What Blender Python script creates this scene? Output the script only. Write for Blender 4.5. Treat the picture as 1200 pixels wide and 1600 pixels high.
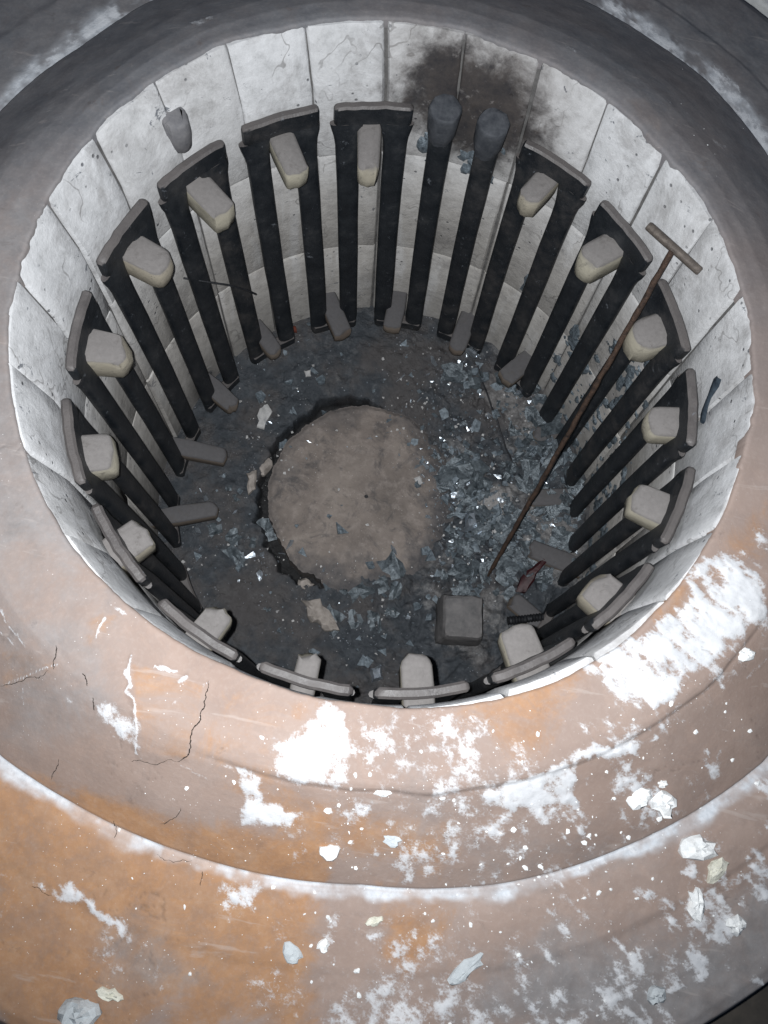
import bpy, bmesh, math, random
import numpy as np
from mathutils import Vector, Matrix

for o in list(bpy.data.objects): bpy.data.objects.remove(o)
SC = bpy.context.scene
COL = SC.collection
S = 0.5                      # one furnace-mouth radius in metres; every length below is in mouth radii
rad = math.radians

# ------------------------------------------------------------------ camera
CAM = Vector((0.0, -1.0349, 1.9472))
PITCH, ROLL, YAW = 1.3096, 0.3293, -0.1312
ROT = Matrix.Rotation(YAW, 3, 'Z') @ Matrix.Rotation(math.pi/2 - PITCH, 3, 'X') @ Matrix.Rotation(ROLL, 3, 'Z')
cd = bpy.data.cameras.new('camera'); cam = bpy.data.objects.new('camera', cd); COL.objects.link(cam)
cd.sensor_fit = 'VERTICAL'; cd.sensor_height = 36.0; cd.sensor_width = 27.0
cd.lens = 36.0*1244.1/1600.0
cd.clip_start = 0.01; cd.clip_end = 200
cam.matrix_world = Matrix.Translation(CAM*S) @ ROT.to_4x4()
SC.camera = cam
SC.render.resolution_x = 768; SC.render.resolution_y = 1024

# ------------------------------------------------------------------ light: dim cold shed, phone flash beside the lens
W = bpy.data.worlds.new('World'); SC.world = W; W.use_nodes = True
bg = W.node_tree.nodes['Background']
bg.inputs[0].default_value = (0.28, 0.52, 1.0, 1); bg.inputs[1].default_value = 0.05
ld = bpy.data.lights.new('flash', 'SPOT'); flash = bpy.data.objects.new('flash', ld); COL.objects.link(flash)
ld.energy = 100; ld.color = (0.965, 0.985, 1.0); ld.shadow_soft_size = 0.004
ld.spot_size = rad(114); ld.spot_blend = 1.0
flash.matrix_world = Matrix.Translation((CAM + ROT @ Vector((-0.045, 0.012, 0.0)))*S) @ (ROT @ Matrix.Rotation(rad(4), 3, 'X')).to_4x4()
vs = SC.view_settings
vs.view_transform = 'Standard'; vs.look = 'None'; vs.exposure = 0; vs.gamma = 1; vs.use_curve_mapping = False

# ------------------------------------------------------------------ helpers
RNG = random.Random(7)
ORIGIN = {}
def empty(name, loc):
    o = bpy.data.objects.new(name, None); COL.objects.link(o)
    o.location = Vector(loc)*S; o.empty_display_size = 0.05; ORIGIN[o] = Vector(loc); return o
def mesh(name, verts, faces, mat, parent=None, smooth=35, origin=None, attrs=None):
    v = np.asarray(verts, dtype=np.float64)
    org = np.array(origin) if origin is not None else v.mean(0)
    me = bpy.data.meshes.new(name)
    v = (v - org)*S
    if isinstance(faces, np.ndarray):
        n = len(faces); k = faces.shape[1]
        me.vertices.add(len(v)); me.vertices.foreach_set('co', v.astype(np.float32).ravel())
        me.loops.add(n*k); me.loops.foreach_set('vertex_index', faces.astype(np.int32).ravel())
        me.polygons.add(n); me.polygons.foreach_set('loop_start', np.arange(0, n*k, k, dtype=np.int32))
        me.polygons.foreach_set('loop_total', np.full(n, k, dtype=np.int32))
        me.update(calc_edges=True)
    else:
        me.from_pydata([tuple(p) for p in v], [], [tuple(f) for f in faces])
    me.validate()
    if smooth is not None:
        me.polygons.foreach_set('use_smooth', np.ones(len(me.polygons), dtype=bool))
        if smooth < 180: me.set_sharp_from_angle(angle=rad(smooth))
    for k_, a in (attrs or {}).items():
        at = me.attributes.new(k_, 'FLOAT', 'POINT'); at.data.foreach_set('value', np.asarray(a, dtype=np.float32).ravel())
    me.materials.append(mat)
    o = bpy.data.objects.new(name, me); COL.objects.link(o)
    ORIGIN[o] = Vector(org)
    if parent is not None:
        o.parent = parent; o.location = (Vector(org) - ORIGIN[parent])*S
    else:
        o.location = Vector(org)*S
    return o
def tag(o, label, cat, group=None):
    o['label'] = label; o['category'] = cat
    if group: o['group'] = group
    return o

# 2-D value noise in numpy
def vnoise(x, y, seed=0):
    xi = np.floor(x).astype(np.int64); yi = np.floor(y).astype(np.int64)
    fx = x - xi; fy = y - yi
    fx = fx*fx*(3-2*fx); fy = fy*fy*(3-2*fy)
    def h(a, b):
        n = (a*374761393 + b*668265263 + seed*982451653) & 0xffffffff
        n = ((n ^ (n >> 13))*1274126177) & 0xffffffff
        n = (n ^ (n >> 16)) & 0xffffffff
        return n/4294967295.0
    return (h(xi,yi)*(1-fx)+h(xi+1,yi)*fx)*(1-fy) + (h(xi,yi+1)*(1-fx)+h(xi+1,yi+1)*fx)*fy
def fbm(x, y, scale, octv=5, seed=0, rough=0.55):
    a, t, f = 1.0, 0.0, scale; n = 0.0
    for i in range(octv):
        t = t + a*vnoise(x*f + 17.3*i, y*f - 9.1*i, seed+i); n += a; a *= rough; f *= 2.03
    return t/n
def sstep(a, b, x):
    t = np.clip((x-a)/(b-a), 0, 1); return t*t*(3-2*t)
def sd_poly(px, py, poly):
    P = np.array(poly); d = np.full(px.shape, 1e9); inside = np.zeros(px.shape, bool)
    n = len(P)
    for i in range(n):
        a, b = P[i], P[(i+1) % n]; e = b-a; L = max(e@e, 1e-12)
        t = np.clip(((px-a[0])*e[0]+(py-a[1])*e[1])/L, 0, 1)
        d = np.minimum(d, np.hypot(px-a[0]-t*e[0], py-a[1]-t*e[1]))
        if a[1] != b[1]:
            c = ((a[1] > py) != (b[1] > py)) & (px < (b[0]-a[0])*(py-a[1])/(b[1]-a[1]) + a[0])
            inside ^= c
    return np.where(inside, -d, d)
def d_line(px, py, pts):
    P = np.array(pts); d = np.full(px.shape, 1e9)
    for a, b in zip(P[:-1], P[1:]):
        e = b-a; L = max(e@e, 1e-12)
        t = np.clip(((px-a[0])*e[0]+(py-a[1])*e[1])/L, 0, 1)
        d = np.minimum(d, np.hypot(px-a[0]-t*e[0], py-a[1]-t*e[1]))
    return d
def near_idx(px, py, pts, m):
    P = np.array(pts); lo = P.min(0)-m; hi = P.max(0)+m
    return np.where((px > lo[0]) & (px < hi[0]) & (py > lo[1]) & (py < hi[1]))[0]

# ------------------------------------------------------------------ materials
class Mat:
    def __init__(s, name):
        s.m = bpy.data.materials.new(name); s.m.use_nodes = True; s.nt = s.m.node_tree
        s.b = s.nt.nodes['Principled BSDF']
        s._pos = None
    def n(s, t): return s.nt.nodes.new(t)
    def put(s, sock, v):
        if hasattr(v, 'is_linked'): s.nt.links.new(v, sock)
        elif isinstance(v, tuple): sock.default_value = (*v, 1) if len(v) == 3 and sock.type == 'RGBA' else v
        else: sock.default_value = v
    def pos(s, scale=(1, 1, 1)):
        g = s.n('ShaderNodeNewGeometry'); m = s.n('ShaderNodeMapping')
        s.nt.links.new(g.outputs['Position'], m.inputs['Vector'])
        m.inputs['Scale'].default_value = tuple(c/S for c in scale); return m.outputs[0]
    def noise(s, scale, detail=5, rough=0.6, dist=0.0, stretch=(1, 1, 1)):
        t = s.n('ShaderNodeTexNoise'); s.nt.links.new(s.pos(stretch), t.inputs['Vector'])
        t.inputs['Scale'].default_value = scale; t.inputs['Detail'].default_value = detail
        t.inputs['Roughness'].default_value = rough; t.inputs['Distortion'].default_value = dist
        return t.outputs['Fac']
    def voro(s, scale, rnd=1.0):
        t = s.n('ShaderNodeTexVoronoi'); s.nt.links.new(s.pos(), t.inputs['Vector']); t.inputs['Scale'].default_value = scale
        t.inputs['Randomness'].default_value = rnd
        return t.outputs['Distance']
    def ramp(s, f, *st):
        r = s.n('ShaderNodeValToRGB'); s.put(r.inputs[0], f)
        el = r.color_ramp.elements
        while len(el) < len(st): el.new(0.5)
        for e, (p, c) in zip(el, st):
            e.position = p; e.color = (c, c, c, 1) if not isinstance(c, tuple) else (*c, 1)
        return r.outputs[0]
    def mix(s, f, a, b, mode='MIX'):
        x = s.n('ShaderNodeMix'); x.data_type = 'RGBA'; x.blend_type = mode
        s.put(x.inputs['Factor'], f); s.put(x.inputs[6], a); s.put(x.inputs[7], b); return x.outputs[2]
    def math(s, op, a, b=0.0, clamp=False):
        x = s.n('ShaderNodeMath'); x.operation = op; x.use_clamp = clamp
        s.put(x.inputs[0], a); s.put(x.inputs[1], b); return x.outputs[0]
    def rng(s, v, a, b, c=0.0, d=1.0):
        x = s.n('ShaderNodeMapRange'); x.interpolation_type = 'SMOOTHSTEP'
        s.put(x.inputs[0], v)
        for i, t in enumerate((a, b, c, d)): x.inputs[i+1].default_value = t
        return x.outputs[0]
    def attr(s, name):
        a = s.n('ShaderNodeAttribute'); a.attribute_name = name; return a.outputs['Fac']
    def dist(s, p):
        x = s.n('ShaderNodeVectorMath'); x.operation = 'DISTANCE'
        s.put(x.inputs[0], s.pos()); x.inputs[1].default_value = p; return x.outputs['Value']
    def sep(s, which='Z', normal=False):
        x = s.n('ShaderNodeSeparateXYZ')
        if normal: g = s.n('ShaderNodeNewGeometry'); s.put(x.inputs[0], g.outputs['Normal'])
        else: s.put(x.inputs[0], s.pos())
        return x.outputs[which]
    def rand(s):
        return s.n('ShaderNodeObjectInfo').outputs['Random']
    def done(s, col, rough=0.85, bump=None, strength=0.4, dist=0.01, metal=0.0, spec=0.3):
        s.put(s.b.inputs['Base Color'], col); s.put(s.b.inputs['Roughness'], rough); s.put(s.b.inputs['Metallic'], metal)
        s.b.inputs['Specular IOR Level'].default_value = spec
        if bump is not None:
            b = s.n('ShaderNodeBump'); b.inputs['Strength'].default_value = strength; b.inputs['Distance'].default_value = dist*S
            s.put(b.inputs['Height'], bump); s.nt.links.new(b.outputs[0], s.b.inputs['Normal'])
        return s.m

def make_collar_mat():
    M = Mat('collar_plaster')
    n1 = M.noise(3.0, 6, 0.6); n2 = M.noise(14, 8, 0.68); n3 = M.noise(90, 4, 0.6)
    brown = M.ramp(n1, (0.25, (0.245, 0.180, 0.152)), (0.5, (0.305, 0.228, 0.193)), (0.75, (0.35, 0.272, 0.236)))
    orange = M.ramp(n2, (0.2, (0.24, 0.125, 0.06)), (0.5, (0.36, 0.195, 0.10)), (0.8, (0.42, 0.27, 0.175)))
    rust = M.math('MULTIPLY', M.rng(M.math('ADD', M.attr('rust'), M.math('MULTIPLY', M.math('SUBTRACT', M.noise(7, 10, 0.72, 0.6), 0.5), 1.3)), 0.22, 0.62), M.rng(n2, 0.2, 0.65, 0.6, 1.0), True)
    c = M.mix(rust, brown, orange)
    grey = M.math('MULTIPLY', M.rng(M.math('ADD', M.attr('grey'), M.math('MULTIPLY', M.math('SUBTRACT', M.noise(9, 10, 0.72, 0.4), 0.5), 1.0)), 0.15, 0.85), 0.9, True)
    c = M.mix(grey, c, M.ramp(n2, (0.3, (0.185, 0.180, 0.182)), (0.7, (0.29, 0.285, 0.290))))
    far_dark = M.math('MULTIPLY', M.attr('soot_shade'), M.rng(n1, 0.2, 0.7, 0.75, 1.1), True)  # dark grey toward the back, plus light falloff painted on the far outer ring
    c = M.mix(far_dark, c, M.ramp(n2, (0.3, (0.135, 0.140, 0.155)), (0.7, (0.215, 0.215, 0.225))))
    sh = M.rng(M.noise(6, 10, 0.74, 0.9), 0.49, 0.53)
    c = M.mix(M.math('MULTIPLY', sh, 0.30), c, M.mix(0.5, c, (0.20, 0.17, 0.16)))
    scr = M.rng(M.noise(26, 5, 0.6, 0.4, (0.12, 1, 1)), 0.63, 0.70)
    c = M.mix(M.math('MULTIPLY', scr, 0.25), c, (0.50, 0.45, 0.42))
    # dark scuffs and stains
    sc = M.rng(M.noise(9, 9, 0.72, 0.4), 0.60, 0.72)
    c = M.mix(M.math('MULTIPLY', sc, 0.45), c, (0.13, 0.095, 0.08))
    c = M.mix(M.math('MULTIPLY', M.rng(n3, 0.45, 0.75), 0.10), c, (0.50, 0.44, 0.41))
    # fine pale dust specks
    sp = M.rng(M.voro(75), 0.10, 0.05)
    spm = M.rng(M.noise(6, 3), 0.45, 0.62)
    c = M.mix(M.math('MULTIPLY', M.math('MULTIPLY', sp, spm), M.attr('speck')), c, (0.78, 0.76, 0.74))
    bd = M.math('MULTIPLY', M.attr('band'), M.rng(n2, 0.25, 0.6, 0.7, 1.1), True)
    c = M.mix(bd, c, M.ramp(M.noise(60, 6, 0.7), (0.3, (0.48, 0.51, 0.55)), (0.7, (0.68, 0.71, 0.75))))
    pw = M.attr('powder')
    fine = M.math('ADD', M.math('MULTIPLY', M.noise(190, 5, 0.75), 0.62), M.math('MULTIPLY', M.noise(45, 7, 0.75, 0.3, (0.45, 1.2, 1)), 0.38))
    pf = M.rng(M.math('ADD', pw, M.math('MULTIPLY', M.math('SUBTRACT', fine, 0.5), 2.6)), 0.22, 0.74)
    pf = M.math('MULTIPLY', pf, M.rng(pw, 0.02, 0.25))
    pf = M.math('MULTIPLY', pf, M.rng(pw, 0.0, 0.95, 0.25, 0.96))
    c = M.mix(pf, c, M.ramp(n2, (0.3, (0.52, 0.535, 0.56)), (0.65, (0.72, 0.73, 0.75))))
    c = M.mix(M.math('MULTIPLY', M.attr('crack'), 0.8), c, (0.06, 0.045, 0.038))
    h = M.math('ADD', M.math('MULTIPLY', n2, 0.5), M.math('ADD', M.math('MULTIPLY', n3, 0.25), M.math('MULTIPLY', M.math('MULTIPLY', pf, fine), 0.6)))
    r = M.mix(pf, M.ramp(n2, (0.3, 0.62), (0.7, 0.85)), (0.95, 0.95, 0.95))
    return M.done(c, r, h, 0.28, 0.009, spec=0.25)

def make_brick_mat():
    M = Mat('lining_brick')
    n1 = M.noise(4, 6, 0.6); n2 = M.noise(18, 8, 0.7); n3 = M.noise(70, 4, 0.65)
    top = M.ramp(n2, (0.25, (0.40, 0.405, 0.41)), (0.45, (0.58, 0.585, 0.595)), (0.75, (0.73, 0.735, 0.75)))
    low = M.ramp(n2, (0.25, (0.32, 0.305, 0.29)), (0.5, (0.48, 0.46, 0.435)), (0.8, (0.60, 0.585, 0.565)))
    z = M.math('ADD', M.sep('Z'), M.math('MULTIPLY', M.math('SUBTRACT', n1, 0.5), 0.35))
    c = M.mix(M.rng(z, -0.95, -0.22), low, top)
    c = M.mix(M.math('MULTIPLY', M.rand(), 0.28), c, (0.40, 0.375, 0.35))
    # vertical runs of pale wash
    run = M.rng(M.noise(11, 5, 0.6, 0.3, (1, 1, 0.18)), 0.52, 0.72)
    c = M.mix(M.math('MULTIPLY', run, 0.4), c, (0.76, 0.765, 0.78))
    # chipped dark pits
    pit = M.math('MULTIPLY', M.rng(M.voro(26), 0.17, 0.08), M.rng(M.noise(5.3, 4), 0.50, 0.60))
    c = M.mix(M.math('MULTIPLY', pit, 0.85), c, (0.09, 0.095, 0.11))
    grime = M.rng(M.noise(5.5, 9, 0.75, 0.8), 0.46, 0.68)
    c = M.mix(M.math('MULTIPLY', grime, 0.55), c, (0.25, 0.24, 0.235))
    blot = M.rng(M.noise(15, 7, 0.78, 0.7), 0.615, 0.655)
    c = M.mix(M.math('MULTIPLY', blot, 0.85), c, (0.10, 0.11, 0.13))
    hair = M.rng(M.math('ABSOLUTE', M.math('SUBTRACT', M.noise(2.6, 4, 0.55, 0.2), 0.5)), 0.006, 0.002)
    c = M.mix(M.math('MULTIPLY', M.math('MULTIPLY', hair, M.rng(n1, 0.45, 0.6)), 0.5), c, (0.13, 0.12, 0.115))
    # soot blown out of the terminal holes
    def soot_shade(p, r0, r1):
        d = M.math('ADD', M.dist(p), M.math('MULTIPLY', M.math('SUBTRACT', M.noise(9, 8, 0.72, 0.3), 0.5), 0.30))
        return M.rng(d, r1, r0)
    s1 = M.math('MAXIMUM', soot_shade((0.03, 0.96, -0.21), 0.11, 0.25), soot_shade((0.15, 0.95, -0.24), 0.13, 0.28))
    s1 = M.math('MULTIPLY', s1, M.rng(M.noise(30, 6, 0.7), 0.74, 0.58, 0.3, 1.0))
    s2 = M.math('MAXIMUM', soot_shade((0.03, 0.975, -0.16), 0.02, 0.30), soot_shade((0.18, 0.95, -0.18), 0.04, 0.34))
    c = M.mix(M.math('MULTIPLY', s2, 0.66), c, (0.13, 0.105, 0.09))
    c = M.mix(M.math('MULTIPLY', s1, 0.94), c, M.ramp(n2, (0.3, (0.018, 0.018, 0.022)), (0.7, (0.06, 0.05, 0.045))))
    h = M.math('ADD', M.math('MULTIPLY', n2, 0.6), M.math('SUBTRACT', M.math('MULTIPLY', n3, 0.3), M.math('MULTIPLY', pit, 0.7)))
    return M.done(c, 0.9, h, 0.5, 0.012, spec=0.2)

def make_mortar_mat():
    M = Mat('mortar'); n = M.noise(20, 6, 0.7)
    return M.done(M.ramp(n, (0.3, (0.07, 0.068, 0.068)), (0.7, (0.17, 0.165, 0.16))), 0.95, n, 0.5)

def make_steel_mat():
    M = Mat('scaled_steel')
    n1 = M.noise(10, 7, 0.7); n2 = M.noise(60, 5, 0.65)
    c = M.ramp(n1, (0.3, (0.006, 0.008, 0.011)), (0.55, (0.014, 0.017, 0.021)), (0.8, (0.048, 0.049, 0.052)))
    up = M.rng(M.math('ADD', M.sep('Z', True), M.math('MULTIPLY', M.math('SUBTRACT', n2, 0.5), 0.5)), 0.35, 0.66)
    dust = M.ramp(n1, (0.3, (0.075, 0.068, 0.067)), (0.7, (0.135, 0.122, 0.118)))
    c = M.mix(M.math('MULTIPLY', up, 0.92), c, dust)
    c = M.mix(M.math('MULTIPLY', M.math('MULTIPLY', M.rand(), M.rng(n1, 0.4, 0.65)), 0.35), c, (0.055, 0.046, 0.041))
    fl = M.math('MULTIPLY', M.rng(M.noise(28, 7, 0.78, 0.5), 0.62, 0.68), 0.55)
    c = M.mix(fl, c, (0.22, 0.24, 0.27))
    return M.done(c, M.rng(n1, 0.3, 0.7, 0.42, 0.7), M.math('ADD', n1, M.math('MULTIPLY', n2, 0.4)), 0.4, 0.010, spec=0.5)

def make_peg_mat(name, cream, upc, amt):
    M = Mat(name)
    n1 = M.noise(12, 6, 0.65); n2 = M.noise(70, 5, 0.65)
    c = M.ramp(n1, (0.25, tuple(t*0.72 for t in cream)), (0.6, cream), (0.85, tuple(min(1, t*1.12) for t in cream)))
    c = M.mix(M.math('MULTIPLY', M.rand(), 0.75), c, (cream[0]*0.78, cream[1]*0.74, cream[2]*0.74))
    po = M.math('MULTIPLY', M.rng(M.voro(60), 0.20, 0.10), M.rng(M.noise(14, 3), 0.45, 0.6))
    c = M.mix(M.math('MULTIPLY', po, 0.6), c, (0.10, 0.09, 0.08))
    up = M.rng(M.math('ADD', M.sep('Z', True), M.math('MULTIPLY', M.math('SUBTRACT', n1, 0.5), 0.35)), 0.15, 0.45)
    d = M.ramp(n2, (0.25, tuple(t*0.85 for t in upc)), (0.75, tuple(t*1.12 for t in upc)))
    c = M.mix(M.math('MULTIPLY', up, amt), c, d)
    st = M.rng(M.noise(16, 8, 0.78, 0.6), 0.54, 0.68)
    c = M.mix(M.math('MULTIPLY', st, 0.6), c, (0.10, 0.092, 0.085))
    return M.done(c, 0.9, M.math('ADD', n1, M.math('MULTIPLY', n2, 0.5)), 0.35, 0.008, spec=0.2)

def make_hearth_mat():
    M = Mat('hearth_dust')
    n1 = M.noise(4, 7, 0.65); n2 = M.noise(22, 8, 0.72); n3 = M.noise(110, 4, 0.6)
    c = M.ramp(n2, (0.25, (0.018, 0.023, 0.029)), (0.5, (0.042, 0.049, 0.058)), (0.78, (0.10, 0.11, 0.122)))
    c = M.mix(M.math('MULTIPLY', M.rng(n1, 0.42, 0.62), 0.65), c, (0.085, 0.074, 0.070))
    ash = M.rng(M.math('ADD', M.attr('ash'), M.math('MULTIPLY', M.math('SUBTRACT', n2, 0.5), 0.9)), 0.3, 0.8)
    c = M.mix(ash, c, M.ramp(n3, (0.3, (0.22, 0.21, 0.205)), (0.7, (0.36, 0.35, 0.345))))
    sp = M.math('MULTIPLY', M.rng(M.voro(48), 0.16, 0.07), M.rng(M.noise(9, 3), 0.5, 0.62))
    c = M.mix(sp, c, (0.34, 0.36, 0.40))
    c = M.mix(M.attr('gap'), c, (0.012, 0.012, 0.013))
    wet = M.rng(M.noise(16, 6, 0.7), 0.45, 0.62, 0.75, 0.32)
    return M.done(c, wet, M.math('ADD', n2, M.math('MULTIPLY', n3, 0.4)), 0.7, 0.02, spec=0.5)

def make_plug_mat():
    M = Mat('hearth_plug')
    n1 = M.noise(5, 7, 0.62); n2 = M.noise(26, 8, 0.7); n3 = M.noise(120, 4, 0.6)
    c = M.ramp(n1, (0.28, (0.14, 0.12, 0.108)), (0.5, (0.215, 0.183, 0.163)), (0.72, (0.28, 0.24, 0.212)))
    c = M.mix(M.math('MULTIPLY', M.rng(n2, 0.45, 0.7), 0.35), c, (0.40, 0.35, 0.32))
    c = M.mix(M.math('MULTIPLY', M.rng(M.noise(8, 8, 0.75, 0.5), 0.50, 0.66), 0.7), c, (0.075, 0.072, 0.075))
    c = M.mix(M.math('MULTIPLY', M.attr('edge'), 0.95), c, M.ramp(n2, (0.3, (0.06, 0.06, 0.066)), (0.7, (0.14, 0.13, 0.128))))
    sp = M.math('MULTIPLY', M.rng(M.voro(60), 0.14, 0.06), M.rng(M.noise(11, 3), 0.5, 0.6))
    c = M.mix(sp, c, (0.48, 0.45, 0.42))
    return M.done(c, 0.88, M.math('ADD', n2, M.math('MULTIPLY', n3, 0.5)), 0.5, 0.012, spec=0.25)

def make_plain(name, a, b, scale=25, rough=0.85, metal=0.0, strength=0.4, spec=0.3):
    M = Mat(name); n = M.noise(scale, 7, 0.68)
    return M.done(M.ramp(n, (0.3, a), (0.7, b)), rough, n, strength, 0.01, metal, spec)

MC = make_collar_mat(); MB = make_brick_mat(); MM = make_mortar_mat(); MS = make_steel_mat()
MP = make_peg_mat('ceramic_peg', (0.43, 0.40, 0.32), (0.185, 0.174, 0.172), 0.95)
MPL = make_peg_mat('dusty_ceramic_peg', (0.20, 0.165, 0.135), (0.105, 0.103, 0.108), 0.95)
MH = make_hearth_mat(); MPG = make_plug_mat()
M_SILVER = make_plain('silver_flake', (0.42, 0.48, 0.55), (0.80, 0.86, 0.92), 40, 0.28, 0.85)
M_CHIP = make_plain('pale_chip', (0.30, 0.30, 0.30), (0.58, 0.57, 0.56), 40, 0.9)
M_POWDER = make_plain('white_plaster', (0.70, 0.72, 0.73), (0.88, 0.89, 0.88), 30, 0.95, 0, 0.6)
M_CREAMCH = make_plain('cream_plaster', (0.56, 0.55, 0.46), (0.76, 0.75, 0.66), 30, 0.95, 0, 0.6)
M_GREYCH = make_plain('grey_plaster', (0.40, 0.43, 0.45), (0.56, 0.60, 0.62), 30, 0.95, 0, 0.6)
M_RUSTROD = make_plain('rusty_iron', (0.022, 0.018, 0.017), (0.11, 0.068, 0.048), 45, 0.7, 0.2, 0.6)
M_DARKBRICK = make_plain('smoked_brick', (0.10, 0.098, 0.10), (0.19, 0.18, 0.178), 22, 0.9)
M_BLACK = make_plain('black_iron', (0.008, 0.009, 0.011), (0.03, 0.031, 0.035), 40, 0.5, 0.3)
M_RED = make_plain('dark_red_glaze', (0.018, 0.005, 0.007), (0.05, 0.011, 0.013), 30, 0.45)
M_FLAKE = make_plain('beige_flake', (0.20, 0.175, 0.155), (0.40, 0.36, 0.33), 35, 0.9)
M_SLAG = make_plain('grey_slag', (0.05, 0.065, 0.08), (0.26, 0.31, 0.35), 60, 0.38, 0.25, 0.8, 0.6)
M_STUB = make_plain('grey_mortar_stub', (0.13, 0.13, 0.14), (0.21, 0.205, 0.21), 30, 0.9)
M_CRACK = make_plain('crack_dirt', (0.02, 0.016, 0.014), (0.05, 0.04, 0.034), 60, 0.95)
M_FOIL = make_plain('foil_scale', (0.026, 0.035, 0.043), (0.21, 0.245, 0.27), 35, 0.33, 0.35, 0.8, 0.6)
M_TERM = make_plain('sooty_terminal', (0.03, 0.034, 0.042), (0.085, 0.09, 0.10), 30, 0.7)
M_TAR = make_plain('blue_black_tar', (0.015, 0.022, 0.032), (0.06, 0.08, 0.10), 50, 0.5)
M_GROUND = make_plain('dark_floor', (0.035, 0.036, 0.036), (0.11, 0.095, 0.08), 6, 0.9)
M_SHELL = make_plain('rusted_shell', (0.07, 0.04, 0.025), (0.20, 0.11, 0.065), 12, 0.8)

# ------------------------------------------------------------------ the collar's shape
PROF = np.array([(0,0),(1.165,0),(1.19,-.004),(1.22,-.018),(1.25,-.037),(1.45,-.183),(1.46,-.19),(1.464,-.206),(1.53,-.204),(1.645,-.2145),(1.665,-.2205),(1.925,-.243),(1.955,-.255),(1.975,-.288),(1.985,-.34)])
RGT = np.array([(-171,1.44),(-158,1.46),(-150,1.48),(-110,1.45),(-70,1.405),(-54,1.405),(-44,1.43),(17,1.50),(35,1.50),(51,1.46),(90,1.48),(128,1.52),(145,1.48),(158,1.46),(172,1.43)])
def groove_r(th): return np.interp(np.degrees(th), RGT[:,0], RGT[:,1], period=360)
def s_to_r(s, th):
    g = groove_r(th)
    r1 = 1 + (s-1)*(g-1)/0.46
    w = sstep(1.5, 1.8, s)
    return r1*(1-w) + s*w
def collar_z(x, y):
    r = math.hypot(x, y); th = math.atan2(x, y)
    ss = np.linspace(1, 1.9, 200); rr = s_to_r(ss, th)
    return float(np.interp(np.interp(r, rr, ss), PROF[:,0], PROF[:,1]))
AX = (0.0907, -0.0759, -1.7205)
def axis(z):
    zz = (0.0, -0.2, -1.7205)
    return float(np.interp(-z, [-q for q in zz], (0, 0.022, AX[0]))), float(np.interp(-z, [-q for q in zz], (0, -0.0215, AX[1])))
def wall_r(z): return float(np.interp(-z, (0, 0.2, 0.5, 1.72), (1.0, 0.968, 0.972, 1.006)))
FLOOR = -1.685
def rise(y): return 0.085*float(sstep(0.15, 0.9, y))

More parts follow.
